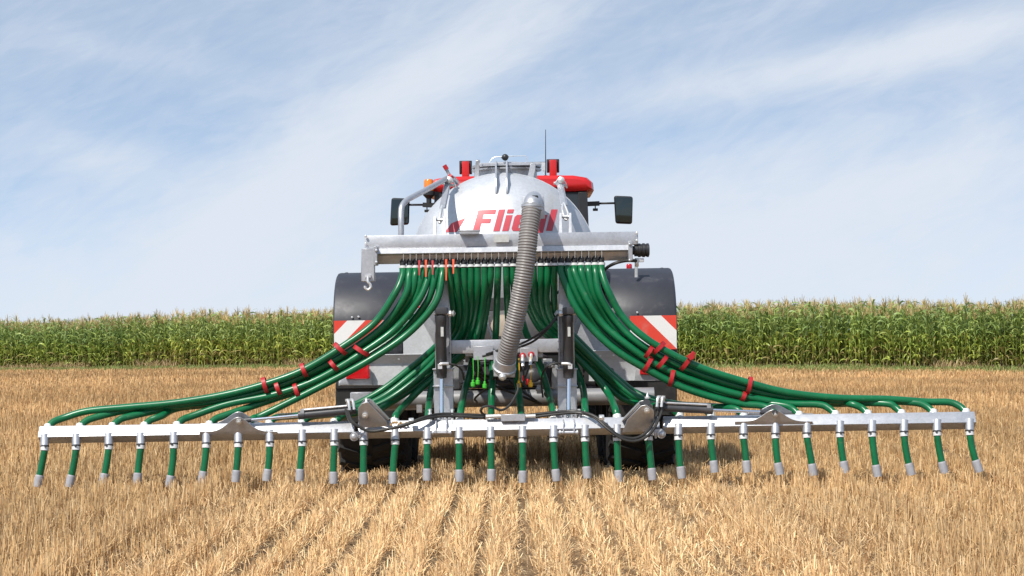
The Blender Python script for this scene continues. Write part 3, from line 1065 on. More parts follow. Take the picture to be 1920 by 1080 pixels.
# tyres, rims, mud flaps
def wheel(cx, cy, cz, r, w, lugs=22, parent=None, rim_r=0.36, rimm=None):
    wp = []
    for f, rr in ((-0.5, 0.62), (-0.5, 0.86), (-0.45, 0.945), (-0.36, 0.975), (0.36, 0.975), (0.45, 0.945), (0.5, 0.86), (0.5, 0.62), (0.42, 0.55), (-0.42, 0.55)):
        wp.append((rr * r, f * w))
    m_ = MB()
    base = len(m_.v); n_ = 48
    for rr, t_ in wp:
        for k in range(n_):
            a = 2 * pi * k / n_
            m_.v.append(Vector((cx + t_, cy + rr * sin(a), cz + rr * cos(a))))
    L_ = len(wp)
    for i in range(L_):
        for k in range(n_):
            i2, k2 = (i + 1) % L_, (k + 1) % n_
            m_.f.append((i * n_ + k, i * n_ + k2, i2 * n_ + k2, i2 * n_ + k))
    for k in range(lugs):
        for sd in (-1, 1):
            a0 = 2 * pi * (k + (0.5 if sd > 0 else 0)) / lugs
            P0 = Vector((cx + sd * 0.02 * w, cy + 0.985 * r * sin(a0), cz + 0.985 * r * cos(a0)))
            a1 = a0 + 0.16
            P1 = Vector((cx + sd * 0.47 * w, cy + 0.965 * r * sin(a1), cz + 0.965 * r * cos(a1)))
            am = (a0 + a1) / 2
            m_.bar(P0, P1, 0.055, 0.05, (0, sin(am), cos(am)))
    wo_ = m_.build('tyre', TYRE)
    return wo_


def make_wheel(parent, cx, cy, cz, r, w, lugs, rimm):
    m_ = MB().lathe([(0.57 * r, -0.36 * w), (0.54 * r, -0.40 * w), (0.50 * r, -0.36 * w), (0.46 * r, -0.1 * w), (0.16 * r, -0.06 * w), (0.14 * r, -0.16 * w), (0.02, -0.18 * w),
                     (0.02, 0.18 * w), (0.14 * r, 0.16 * w), (0.16 * r, 0.06 * w), (0.46 * r, 0.1 * w), (0.50 * r, 0.36 * w), (0.54 * r, 0.40 * w), (0.57 * r, 0.36 * w)],
                    (cx, cy, cz), (1, 0, 0), 32)
    wh = m_.build('wheel', rimm, parent)
    ty = wheel(cx, cy, cz, r, w, lugs)
    for v_ in ty.data.vertices:
        v_.co.y -= parent['y0']
    ty.parent = wh; ty['y0'] = parent['y0']
    return wh


wl, wr = (lxo + 0.03 + lxi) / 2 - 0.02, (rxo - 0.03 + rxi) / 2 + 0.02
for cy in (18.62, 20.02):
    for cx in (wl, wr):
        make_wheel(TK, cx, cy, 0.655, 0.68, 0.62, 24, GALV_DULL)
    ax_ = MB().tube([(wl + 0.1, cy, 0.66), (wr - 0.1, cy, 0.66)], 0.065, 12)
    ax_.box((wl + 0.55, cy, 0.78), (0.12, 0.3, 0.18)); ax_.box((wr - 0.55, cy, 0.78), (0.12, 0.3, 0.18))
    ax_.build('axle', DARKSTEEL, TK, 0.004)
for x0, x1, zt, zb in ((lxo + 0.01, lxi - 0.10, 0.80, 0.50), (rxi + 0.10, rxo - 0.01, 0.84, 0.52)):
    m_ = MB().box(((x0 + x1) / 2, 17.86, (zt + zb) / 2), (x1 - x0, 0.012, zt - zb))
    m_.box(((x0 + x1) / 2, 17.85, zt + 0.02), (x1 - x0, 0.03, 0.05))
    m_.build('mud_flap', RUBBER, TK, 0.003)

# chassis and what hangs under the tank
ch = MB()
for sx in (-0.36, 0.36):
    ch.box((TC.x + sx, 20.0, 0.94), (0.09, 4.6, 0.18))
for cy in (17.8, 18.9, 20.4, 21.8):
    ch.box((TC.x, cy, 0.92), (0.63, 0.08, 0.12))
ch.build('chassis', GALV_DULL, TK, 0.004)
MB().bar((TC.x - 0.28, 22.2, 0.90), (TC.x, 23.3, 0.62), 0.1, 0.14).bar((TC.x + 0.28, 22.2, 0.90), (TC.x, 23.3, 0.62), 0.1, 0.14).bar((TC.x, 23.2, 0.62), (TC.x, 23.75, 0.60), 0.08, 0.06).build('drawbar', GALV_DULL, TK, 0.005)
for sx in (-0.5, 0.5):
    MB().prism([(TC.x + sx - 0.02, 17.95, TC.z - 0.62), (TC.x + sx - 0.02, 18.25, TC.z - 0.62), (TC.x + sx - 0.02, 18.2, 0.98), (TC.x + sx - 0.02, 18.0, 0.98)], (0.04, 0, 0)).build('tank_saddle', GALV_DULL, TK, 0.003)
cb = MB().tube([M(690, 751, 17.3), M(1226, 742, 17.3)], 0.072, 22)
cbo = cb.build('rear_crossbar', SHADESTEEL, TK)
for px, py in ((676, 752), (787, 757)):
    MB().box(M(px, py, 17.32), (0.05 if px > 700 else 0.16, 0.16, 0.15)).build('crossbar_plate', GALV, cbo, 0.004)
MB().box(M(735, 755, 17.42), (0.50, 0.02, 0.13)).build('underrun_plate', LIGHTSTEEL, cbo, 0.003)
# pump and outlet below the tank
of = MB().lathe([(0.05, 0.5), (0.05, 0.10), (0.10, 0.10), (0.10, 0.075), (0.055, 0.07), (0.055, 0.02), (0.085, 0.02), (0.085, 0.0), (0.04, -0.01)], M(942, 612, 17.15), (0, 1, 0), 20)
of.build('outlet_flange', BEIGE, TK)
gb = MB().box(M(948, 705, 17.40), (0.86, 0.10, 0.20))
gb.box(M(915, 690, 17.31), (0.16, 0.08, 0.12))
gb.tube([M(868, 720, 17.28), M(1040, 716, 17.28)], 0.03, 10)
gb.lathe([(0.05, 0), (0.07, 0.02), (0.07, 0.08), (0.03, 0.10)], M(1000, 705, 17.34), (0, -1, 0), 14)
gb.build('slurry_pump', DARKSTEEL, TK, 0.006)
for px0, py0, px1, py1 in ((900, 560, 925, 640), (985, 575, 1040, 640), (868, 590, 880, 650)):
    MB().bar(M(px0, py0, 17.3), M(px1, py1, 17.15), 0.012, 0.07, (0, -1, 0)).build('brace', GALV_DULL, TK, 0.002)
MB().box(M(948, 570, 17.28), (0.52, 0.02, 0.11)).build('tank_crossplate', DARKSTEEL, TK, 0.003)
for px in (855, 1040):
    MB().box(M(px, 707, 17.1), (0.05, 0.06, 0.20)).build('frame_post', GALV_DULL, TK, 0.003)


# =================================================================== dribble bar
DB = thing('dribble_bar', 'wide galvanised dribble bar with green trailing hoses and a distributor above', 'slurry applicator', 16.0, ROLL)
TILT = 35
bc = M(951, 801.8, 16.0)
BX0, BX1 = M(75, 815, 16).x, M(1827, 788, 16).x
HX0, HX1 = M(672, 806, 16).x, M(1236, 797, 16).x


def beam(x0, x1, name):
    m_ = MB().box(((x0 + x1) / 2, 16.0, bc.z), (x1 - x0, 0.100, 0.100), rx(-TILT))
    return m_.build(name, GALV, DB, 0.004, 2)


wing_l = beam(BX0, HX0 - 0.03, 'wing_beam')
mid = beam(HX0, HX1, 'centre_beam')
wing_r = beam(HX1 + 0.03, BX1, 'wing_beam')
# machine frame: front ridge (nearest edge) of the tilted beam
FRONT = Matrix.Rotation(R(-TILT), 3, 'X') @ Vector((0, -0.05, -0.05))
BACKTOP = Matrix.Rotation(R(-TILT), 3, 'X') @ Vector((0, 0.05, 0.05))
TOPN = Matrix.Rotation(R(-TILT), 3, 'X') @ Vector((0, -0.05, 0.05))


def beam_top_py(px):
    return 799 - 29 * (px - 75) / 1752.0


# ---- drop hoses
DROPS = [(84, 71, 913, 1), (143, 131, 913, 1), (204, 194, 910, 1), (264, 257, 909, 1), (326, 317, 914, 1), (387, 379, 906, 1), (447, 441, 904, 1),
         (506, 501, 902, 1), (567, 563, 902, 1), (627, 624, 907, 1), (682, 681, 908, 1), (741, 738, 907, 1), (801, 800, 901, 1), (861, 861, 903, 1),
         (920, 920, 902, 1), (980, 980, 905, 1), (1038, 1043, 902, 1), (1097, 1103, 897, 1), (1157, 1162, 904, 1), (1216, 1223, 900, 1),
         (1272, 1277, 897, 1), (1333, 1340, 886, 1), (1394, 1400, 886, 1), (1454, 1462, 890, 1), (1513, 1525, 892, 1), (1575, 1586, 887, 1),
         (1635, 1648, 894, 1), (1695, 1711, 891, 1), (1757, 1773, 888, 1), (1818, 1835, 885, 1)]
for i, (xt, xb, yb, noz) in enumerate(DROPS):
    xb += random.uniform(-2.0, 2.0)
    ytop = beam_top_py(xt) + 19
    Yd = 15.955
    p0, p1 = M(xt, ytop - 3, Yd + 0.005), M(xt, ytop + 18, Yd - 0.02)
    hy = ytop + 27
    h0 = M(xt - (0.05 * (xt - xb)), hy, Yd - 0.03)
    L = yb - 21 - hy
    jig = random.uniform(-1.2, 1.2)
    T_ = yb - hy

    def dx_(t_):
        return xt - (0.05 * (xt - xb)) + (xb - xt) * 0.95 * max(0.0, t_) ** 1.25 + jig * sin(pi * min(1, max(0, t_)))
    hose = [M(xt, ytop + 14, Yd - 0.015), h0] + [M(dx_(q), hy + T_ * q, Yd - 0.03 - 0.02 * q) for q in (0.2, 0.4, 0.6, (T_ - 21) / T_, (T_ - 10) / T_)]
    dh = MB().tube(crom(hose, 6), 0.0268, 14).build('drop_hose', GREEN, DB)
    MB().tube([p0, p1], 0.0345, 14).build('drop_pipe', GALV, dh)
    cl_ = MB().tube([M(xt, ytop + 18.0, Yd - 0.0215), M(xt, ytop + 20.0, Yd - 0.0235)], 0.0355, 14)
    cl_.box(M(xt + random.uniform(-5, 5), ytop + 19, Yd - 0.058), (0.016, 0.014, 0.012))
    cl_.build('hose_clamp', DARKSTEEL, dh)
    MB().tube([M(xt, ytop + 20.0, Yd - 0.0235), M(xt - (0.03 * (xt - xb)), ytop + 27, Yd - 0.0285)], 0.0330, 14).build('collar', WHITEFIT, dh)
    a = hose[-2]; b_ = M(xb, yb, Yd - 0.05)
    d = (b_ - a).normalized()
    z0 = a - d * 0.006
    LL = (b_ - z0).length + (0.0 if noz else 0.03)
    MB().tube([z0, z0 + d * 0.010, z0 + d * 0.012, z0 + d * LL * 0.55, z0 + d * LL], [0.030, 0.0335, 0.0335, 0.0345, 0.0320], 14).build('nozzle', GREY_RUBBER, dh)

# ---- distributor
DZ = M(940, 482, 16.3).z
dx0, dx1 = M(703, 484, 16.25).x, M(1186, 478, 16.25).x
dist = MB().box(((dx0 + dx1) / 2, 16.30, DZ + 0.022), (dx1 - dx0, 0.09, 0.105), rx(24)).build('distributor', GALV, DB, 0.004, 2)
cx0, cx1 = M(683, 450, 16.2).x, M(1197, 445, 16.2).x
ct, cbm = M(940, 437.5, 16.2).z, M(940, 462, 16.2).z
cov = MB().box(((cx0 + cx1) / 2, 16.27, (ct + cbm) / 2), (cx1 - cx0, 0.06, ct - cbm), rx(-2)).build('distributor_cover', GALV, dist, 0.004, 2)
lip0, lip1 = M(700, 470, 16.2).x, M(1182, 466, 16.2).x
lt, lb_ = M(940, 463, 16.2).z, M(940, 474.5, 16.2).z
MB().box(((lip0 + lip1) / 2, 16.235, (lt + lb_) / 2), (lip1 - lip0, 0.05, lt - lb_ - 0.002), rx(-14)).build('distributor_lip', GALV, dist, 0.003)
# light and dark details on the cover
MB().box(M(880, 433, 16.19), (0.175, 0.09, 0.010)).box(M(880, 436.5, 16.15), (0.16, 0.012, 0.018)).build('cover_hinge', GALV_DULL, dist, 0.002)
MB().box(M(940, 447, 16.205), (0.12, 0.012, 0.06), rx(-2)).build('data_plate', STICKER, dist)
for px in (686, 1194):
    for dy_ in (-7, 7):
        MB().lathe([(0.011, 0), (0.011, 0.010), (0.006, 0.014)], M(px, 450 - (px > 900) * 6 + dy_, 16.226), (0, -1, 0), 8).build('bolt', ZINC, dist)
# left end plate with its hook, right flange with its motor
ep = MB().prism([M(677, 466, 16.17), M(702, 466, 16.17), M(702, 528, 16.17), M(677, 528, 16.17)], (0, 0.10, 0))
ep.build('end_plate', GALV, dist, 0.004)
MB().box(M(705, 480, 16.22), (0.03, 0.13, 0.15)).lathe([(0.014, 0), (0.014, 0.012), (0.007, 0.016)], M(706, 470, 16.155), (0, -1, 0), 8).lathe([(0.014, 0), (0.014, 0.012), (0.007, 0.016)], M(706, 492, 16.155), (0, -1, 0), 8).build('end_flange', GALV_DULL, dist, 0.004)
hk = MB().tube(crom([M(690, 517, 16.15), M(690, 528, 16.14), M(694, 533, 16.14), M(695, 539, 16.14), M(690, 543, 16.14), M(685, 540, 16.14), M(685, 536, 16.14)], 5), 0.011, 8)
hk.box(M(690, 518, 16.155), (0.045, 0.03, 0.02))
hk.build('hook', ZINC, DB)
MB().box(M(1181, 471, 16.26), (0.035, 0.16, 0.155)).lathe([(0.013, 0), (0.013, 0.012), (0.007, 0.016)], M(1181, 458, 16.18), (0, -1, 0), 8).lathe([(0.013, 0), (0.013, 0.012), (0.007, 0.016)], M(1181, 488, 16.18), (0, -1, 0), 8).build('end_flange', GALV_DULL, dist, 0.004)
mo = M(1186, 469.5, 16.28)
mot = MB().lathe([(0.035, 0), (0.035, 0.012), (0.048, 0.014), (0.048, 0.04), (0.055, 0.044), (0.055, 0.062), (0.050, 0.066), (0.050, 0.074), (0.056, 0.078), (0.056, 0.096), (0.050, 0.100), (0.050, 0.108), (0.055, 0.112), (0.055, 0.128), (0.040, 0.134)], mo, (1, 0, 0), 20)
mot.build('motor', BLACK, dist)
MB().tube([M(1194, 484, 16.28), M(1194, 500, 16.28)], 0.017, 8).box(M(1199, 488, 16.28), (0.07, 0.03, 0.03)).build('motor_fitting', ZINC, dist, 0.003)
MB().tube(crom([M(1194, 489, 16.27), M(1172, 489, 16.25), M(1150, 495, 16.25), M(1134, 506, 16.35), M(1128, 525, 16.5)], 6), 0.013, 8).build('hydraulic_line', RUBBER, DB)
# small pieces on the back of the distributor towards the tank
for px in (760, 1120):
    MB().bar(M(px, 455, 16.33), M(px, 470, 17.0), 0.05, 0.05).build('distributor_bracket', GALV_DULL, dist, 0.003)
for px in (836, 1052):
    MB().bar(M(px, 470, 16.36), M(px + (945 - px) * 0.02, 475, 17.6), 0.06, 0.06).build('distributor_bracket', GALV_DULL, dist, 0.003)

# ---- feed hoses
NX = [755.4, 768, 779.6, 792, 805, 817, 830, 842.6, 857, 870, 883, 895.4, 908.7, 920.6, 934, 949, 962, 975, 987, 1000, 1014, 1026.7, 1039, 1052, 1065, 1077, 1089.6, 1103, 1115.5, 1127.4]


def nozzle_py(px):
    return 489.5 - 6.0 * (px - 755) / 372


LST = [((741, 548), (815, 568)), ((702, 604), (765, 626)), ((640, 652), (692, 677)), ((570, 692), (606, 723)), ((500, 720), (522, 751)), ((420, 741), (434, 768)),
       ((330, 755), (340, 776)), ((240, 764), (246, 781)), ((165, 771), (168, 785))]
LA = [89, 149, 210, 270, 331, 392, 463]
RST = [((1140, 545), (1078, 572)), ((1165, 590), (1108, 615)), ((1203, 629), (1155, 656)), ((1254, 661), (1214, 694)), ((1320, 691), (1288, 730)), ((1405, 718), (1378, 756)),
       ((1480, 735), (1462, 767)), ((1570, 745), (1560, 769)), ((1660, 749), (1655, 764)), ((1735, 752), (1733, 762))]
RA = [1458, 1499, 1567, 1628, 1691, 1751, 1812]
FR = [0, 0.26, 0.40, 0.52, 0.62, 0.82, 1.0]
DP = [0.0, 0.045, 0.11, 0.13, 0.02, 0.10, 0.0]
paths = {}
for i in range(7):
    pts = [(NX[i], nozzle_py(NX[i]) + 14, 16.27), (NX[i] - 1.5, nozzle_py(NX[i]) + 30, 16.22)]
    for k, (T_, B_) in enumerate(LST):
        x = T_[0] + (B_[0] - T_[0]) * FR[i]; y = T_[1] + (B_[1] - T_[1]) * FR[i]
        if x < LA[i] + 62:
            break
        w_ = 1.0 if k >= 1 else 0.5
        pts.append((x + random.uniform(-1, 1), y + random.uniform(-1.5, 1.5), 16.13 + DP[i] * w_ + 0.04 * (k < 2)))
    yA = beam_top_py(LA[i]) - 1
    pts += [(LA[i] + 33, yA - 15, 16.12), (LA[i] + 12, yA - 7, 16.09), (LA[i] + 1, yA + 4, 16.055)]
    paths[i] = pts
for i in range(23, 30):
    j = i - 23
    fr = FR[29 - i]
    pts = [(NX[i], nozzle_py(NX[i]) + 14, 16.27), (NX[i] + 1.5, nozzle_py(NX[i]) + 30, 16.22)]
    for k, (T_, B_) in enumerate(RST):
        x = T_[0] + (B_[0] - T_[0]) * fr; y = T_[1] + (B_[1] - T_[1]) * fr
        if x > RA[j] - 62:
            break
        w_ = 1.0 if k >= 1 else 0.5
        pts.append((x + random.uniform(-1, 1), y + random.uniform(-1.5, 1.5), 16.13 + DP[29 - i] * w_ + 0.04 * (k < 2)))
    yA = beam_top_py(RA[j]) - 1
    pts += [(RA[j] - 33, yA - 15, 16.12), (RA[j] - 12, yA - 7, 16.09), (RA[j] - 1, yA + 4, 16.055)]
    paths[i] = pts
INNER = {
    7: [(846, 540), (850, 585), (843, 622), (812, 655), (768, 692), (708, 737), (640, 768), (560, 779), (518, 783), (505, 794)],
    8: [(858, 545), (862, 590), (852, 628), (818, 664), (772, 704), (712, 748), (640, 773), (585, 781), (566, 793)],
    9: [(871, 545), (872, 592), (860, 632), (822, 672), (778, 714), (722, 753), (660, 777), (640, 782), (627, 792)],
    10: [(883, 545), (882, 595), (868, 640), (826, 682), (782, 722), (728, 758), (694, 778), (682, 791)],
    11: [(895, 545), (890, 595), (874, 645), (832, 692), (790, 728), (762, 756), (744, 776), (740, 790)],
    12: [(908, 545), (900, 600), (884, 648), (838, 690), (812, 724), (805, 752), (803, 776), (802, 788)],
    13: [(919, 530), (915, 560), (902, 635), (888, 667), (880, 702), (870, 737), (864, 770), (862, 786)],
    14: [(933, 530), (932, 560), (929, 635), (924, 670), (923, 720), (921, 765), (920, 786)],
    15: [(950, 530), (951, 560), (955, 620), (965, 680), (972, 730), (976, 765), (978, 785)],
    16: [(963, 530), (968, 560), (985, 620), (1006, 665), (1019, 705), (1031, 745), (1036, 768), (1037, 784)],
    17: [(976, 530), (985, 562), (1012, 615), (1052, 650), (1080, 690), (1093, 728), (1097, 765), (1098, 783)],
    18: [(988, 530), (994, 562), (1015, 608), (1050, 640), (1084, 672), (1118, 708), (1142, 740), (1153, 765), (1157, 783)],
    19: [(1001, 530), (1004, 565), (1022, 610), (1058, 642), (1100, 682), (1135, 718), (1165, 745), (1196, 758), (1214, 770), (1217, 782)],
    20: [(1014, 530), (1014, 565), (1028, 606), (1062, 637), (1108, 680), (1148, 714), (1178, 741), (1220, 758), (1258, 766), (1274, 780)],
    21: [(1026, 530), (1025, 565), (1036, 602), (1070, 633), (1116, 678), (1156, 715), (1190, 742), (1245, 759), (1315, 767), (1333, 779)],
    22: [(1039, 530), (1039, 565), (1046, 598), (1078, 632), (1124, 678), (1164, 715), (1200, 740), (1270, 758), (1370, 765), (1394, 778)]}
for i, q in INNER.items():
    pts = [(NX[i], nozzle_py(NX[i]) + 14, 16.27)]
    n_ = len(q)
    for k, (x, y) in enumerate(q):
        f = k / (n_ - 1)
        dep = 16.30 + (0.32 + 0.04 * ((i * 5) % 3)) * max(0.0, sin(pi * min(1, f * 1.05)))
        if f > 0.85:
            dep = 16.12
        if k == n_ - 1:
            dep = 16.055
        pts.append((x, y, dep))
    paths[i] = pts
for i in range(30):
    P3 = [M(*p) for p in paths[i]]
    cv = crom(P3, 7)
    fh = MB().tube(cv, 0.0282, 14).build('feed_hose', GREEN, DB)
    ny_ = nozzle_py(NX[i])
    a, b_ = M(NX[i], ny_ - 5, 16.28), M(NX[i], ny_ + 9, 16.27)
    m_ = MB().tube([a, M(NX[i], ny_, 16.275), M(NX[i], ny_ + 0.1, 16.275), b_], [0.019, 0.019, 0.0245, 0.0245], 10)
    m_.box(M(NX[i] + 3, ny_ + 2, 16.245), (0.016, 0.02, 0.022))
    m_.build('outlet', BLACK, fh)
    MB().tube([b_, M(NX[i], ny_ + 13.5, 16.268)], 0.0315, 12).build('hose_end_ring', WHITEFIT, fh)
    ms = MB().tube([M(NX[i] + 1, 476 - 6 * (NX[i] - 755) / 372, 16.212), M(NX[i] + 1, ny_ - 1, 16.222)], 0.0035, 6)
    ms.build('outlet_bolt', ZINC, fh)
    e = P3[-1]
    MB().tube([e + Vector((0, 0.012, 0.016)), e + Vector((0, -0.02, -0.03))], 0.034, 12).build('beam_socket', WHITEFIT, fh)

# orange and red tags beside five outlets
for px, pt, pb, mt_ in ((786, 488, 516, REDSTRAP), (798.5, 487, 519, ORANGE), (811, 488, 515, REDSTRAP), (836.5, 486, 526, ORANGE), (850, 486, 513, ORANGE)):
    MB().prism([M(px - 2.1, pt, 16.2), M(px + 2.1, pt, 16.2), M(px + 1.6, (pt + pb) / 2, 16.185), M(px + 1.2, pb, 16.17), M(px - 1.2, pb, 16.17), M(px - 1.6, (pt + pb) / 2, 16.185)], (0, 0.006, 0)).build('hose_tag', mt_, DB)


# ---- red straps round the bundles
def strap(x0, y0, x1, y1, wpx=8, Y=16.14, dep=0.052):
    a, b_ = M(x0, y0, Y), M(x1, y1, Y)
    c = (a + b_) / 2; e = (b_ - a) / 2
    al = Vector((-e.z, 0, e.x)).normalized() * (wpx / 240 / 2)
    m_ = MB(); n_ = 20
    for k in range(n_):
        an = 2 * pi * k / n_
        for th in (1.0, 1.05):
            p = c + e * cos(an) * th + Vector((0, dep * th, 0)) * sin(an)
            m_.v += [p - al, p + al]
    for k in range(n_):
        A, B_ = k * 4, ((k + 1) % n_) * 4
        m_.f += [(A, A + 1, B_ + 1, B_), (A + 2, B_ + 2, B_ + 3, A + 3), (A, B_, B_ + 2, A + 2), (A + 1, A + 3, B_ + 3, B_ + 1)]
    return m_.build('hose_strap', REDSTRAP, DB)


for s_ in ((627, 644, 649, 664), (664, 649, 692, 667), (565, 682, 575, 706), (493, 708, 501, 736), (517, 716, 526, 740), (552, 720, 561, 746), (618, 676, 634, 694),
           (1223, 649, 1209, 671), (1246, 642, 1225, 662), (1222, 670, 1206, 697), (1250, 668, 1232, 690), (1301, 661, 1277, 693), (1262, 694, 1255, 724), (1408, 707, 1401, 738), (1397, 735, 1390, 752)):
    strap(*s_)
MB().prism([M(1287, 668, 16.06), M(1300, 659, 16.06), M(1304, 661, 16.06), M(1303, 672, 16.06), M(1294, 676, 16.06)], (0, 0.02, 0)).build('strap_buckle', REDSTRAP, DB, 0.003)

# ---- lifting frame: masts, cylinders, crossbeam
for sx, cxp, mx in ((1, 828, 832), (-1, 1066, 1062)):
    x = M(mx, 690, 16.42).x
    zt, zm, zb = M(mx, 500, 16.42).z, M(mx, 690, 16.42).z, M(mx, 792, 16.42).z
    mast = MB()
    mast.box((x, 16.42, (zt + zm) / 2), (0.105, 0.07, zt - zm))
    for q in (-0.058, 0.058):
        mast.box((x + q, 16.37, (zm + M(mx, 580, 16.42).z) / 2), (0.010, 0.16, M(mx, 580, 16.42).z - zm))
    mast = mast.build('mast', GALV, DB, 0.003)
    fl = MB().box((x, 16.34, (zm + zb) / 2), (0.155, 0.10, zm - zb))
    fl.box((x, 16.33, M(mx, 692, 16.3).z), (0.17, 0.13, 0.012))
    fl.box((x, 16.33, M(mx, 724, 16.3).z), (0.17, 0.13, 0.010))
    fl.build('mast_foot', GALV, mast, 0.003)
    cyx = cxp
    cy_ = MB()
    cy_.lathe([(0.030, 0.0), (0.040, 0.004), (0.040, 0.03), (0.043, 0.034), (0.043, 0.44), (0.046, 0.445), (0.046, 0.49), (0.030, 0.50)], M(cyx, 709, 16.20), (0, 0, 1), 18)
    cyl = cy_.build('lift_cylinder', DARKSTEEL, DB)
    MB().lathe([(0.017, 0), (0.017, 0.36)], M(cyx, 791, 16.12), M(cyx, 709, 16.20) - M(cyx, 791, 16.12), 14).build('rod', CHROME, cyl)
    MB().box(M(cyx, 583, 16.22), (0.095, 0.13, 0.055)).build('cylinder_head', DARKSTEEL, cyl, 0.008, 2)
    MB().tube([M(cyx - 13, 588, 16.2), M(cyx + 13, 588, 16.2)], 0.014, 10).lathe([(0.026, 0), (0.026, 0.02), (0.016, 0.026)], M(cyx + 13 * sx, 588, 16.2), (sx, 0, 0), 8).lathe([(0.018, 0), (0.03, 0.01), (0.0, 0.03)], M(cyx + 20 * sx, 588, 16.2), (sx, 0, 0), 10).build('pin', ZINC, cyl)
    MB().box(M(cyx + 1, 622, 16.154), (0.022, 0.006, 0.075)).build('data_plate', STICKER, cyl)
    MB().tube(crom([M(cyx - 3 * sx, 690, 16.14), M(cyx - 3 * sx, 684, 16.12), M(cyx + 2 * sx, 682, 16.12), M(cyx + 13 * sx, 682, 16.13)], 4), 0.013, 8).box(M(cyx - 3 * sx, 687, 16.13), (0.034, 0.034, 0.04)).build('elbow_fitting', ZINC, cyl, 0.002)
    MB().lathe([(0.028, 0), (0.030, 0.05), (0.024, 0.075)], M(cyx, 805, 16.10), (0, 0, 1), 12).build('rod_end', DARKSTEEL, cyl, 0.0)
    cv_ = MB()
    for q in (-10, 10):
        c = M(cyx + q, 798, 16.0)
        cv_.prism([(c.x - 0.006, 15.93, c.z - 0.055), (c.x - 0.006, 15.93, c.z + 0.02), (c.x - 0.006, 16.06, c.z + 0.10), (c.x - 0.006, 16.14, c.z + 0.05), (c.x - 0.006, 16.02, c.z - 0.02)], (0.012, 0, 0))
    cv_.tube([M(cyx - 19, 811, 15.95), M(cyx + 19, 811, 15.95)], 0.016, 10)
    for q in (-17, 15):
        cv_.lathe([(0.024, 0), (0.024, 0.012)], M(cyx + q, 811, 15.95), (1, 0, 0), 8)
    cv_.build('clevis', GALV, mid, 0.002)
    for q in (-22, 20):
        MB().tube([M(cyx + q, 768, 16.07), M(cyx + q, 795, 15.97)], 0.009, 8).box(M(cyx + q, 776, 16.05), (0.03, 0.03, 0.018)).lathe([(0.016, 0), (0.016, 0.012)], M(cyx + q, 770, 16.07), (0, 0, 1), 6).build('clamp_bolt', ZINC, mid)
xa, xb_ = M(842, 650, 16.4).x, M(1062, 646, 16.4).x
cz = M(950, 649, 16.4).z
xb = MB().box(((xa + xb_) / 2, 16.40, cz), (xb_ - xa, 0.10, 0.108)).build('crossbeam', GALV, DB, 0.006, 2)
for px, py in ((844, 645), (844, 662), (1048, 640), (1048, 655)):
    MB().lathe([(0.010, 0), (0.010, 0.006)], M(px, py, 16.352), (0, -1, 0), 8).build('bolt', DARKSTEEL, xb)
MB().box(M(906, 662, 16.33), (0.16, 0.02, 0.11)).build('coupling_plate', GALV, xb, 0.003)
MB().box(M(992, 665, 16.33), (0.14, 0.02, 0.11)).build('coupling_plate', GALV, xb, 0.003)
for px, py in ((880, 660), (1010, 662)):
    MB().bar(M(px, py, 16.44), M(px, py + 12, 17.5), 0.07, 0.07).build('frame_arm', GALV_DULL, xb, 0.004)
# lower links from the mast feet to the tank frame
for px in (832, 1062):
    MB().bar(M(px, 752, 16.40), M(px + (945 - px) * 0.05, 745, 17.3), 0.06, 0.09).build('lower_link', GALV_DULL, DB, 0.004)
    MB().bar(M(px, 510, 16.44), M(px + (945 - px) * 0.05, 520, 17.45), 0.05, 0.08).build('upper_link', GALV_DULL, DB, 0.004)
    MB().bar(M(px, 788, 16.36), M(px, 792, 16.02), 0.10, 0.04).build('beam_link', GALV, DB, 0.003)

# ---- ribbed suction hose with its two flanges
sp_ = crom([M(997, 388, 15.96), M(995, 408, 15.92), M(991, 440, 15.88), M(988, 475, 15.86), M(982, 520, 15.86), M(974, 565, 15.89), M(964, 610, 15.93), M(954, 650, 15.99), M(946, 690, 16.10)], 60)
acc, rs, pts = 0.0, [], []
total = sum((sp_[i + 1] - sp_[i]).length for i in range(len(sp_) - 1))
for i, p in enumerate(sp_):
    if i:
        acc += (p - sp_[i - 1]).length
    rs.append(0.0728 + 0.0030 * cos(2 * pi * acc / 0.0215))
sh = MB().tube(sp_, rs, 26).build('suction_hose', SUCTION, DB)
fl = MB().tube(crom([M(1001, 374, 17.45), M(1000, 376, 16.6), M(1000, 377, 16.16), M(999.5, 378.5, 16.04), M(998.5, 383, 15.975), M(997.3, 391, 15.955)], 8), 0.071, 24)
fl = fl.build('elbow_pipe', GALV, sh)
MB().lathe([(0.078, -0.01), (0.086, -0.008), (0.086, 0.010), (0.081, 0.014), (0.081, 0.034), (0.077, 0.036)], M(997.8, 386, 15.965), (-0.03, -0.08, -1), 24).build('hose_flange', GALV_DULL, sh)
MB().prism([M(980, 368, 16.55), M(1020, 368, 16.55), M(1022, 410, 16.55), M(978, 410, 16.55)], (0, 0.012, 0)).build('flange_plate', GALV, sh, 0.004, 2)
MB().box(M(1003, 372, 15.97), (0.05, 0.06, 0.045)).build('flange_latch', BLACK, sh, 0.006)
d = (M(946, 690, 16.10) - M(954, 650, 15.99)).normalized()
fl = MB().lathe([(0.078, -0.07), (0.082, -0.068), (0.084, 0.0), (0.096, 0.004), (0.096, 0.022), (0.07, 0.05), (0.03, 0.07)], M(946, 688, 16.095), d, 24)
fl.build('hose_flange', GALV, sh)
MB().prism([M(925, 656, 16.22), M(968, 672, 16.22), M(966, 708, 16.22), M(925, 706, 16.22)], (0, 0.02, 0)).build('flange_plate', GALV, sh, 0.004)
MB().lathe([(0.018, 0), (0.03, 0.01), (0.03, 0.035), (0.012, 0.05)], M(942, 704, 16.06), (0, -1, -0.4), 10).build('flange_latch', ZINC, sh)
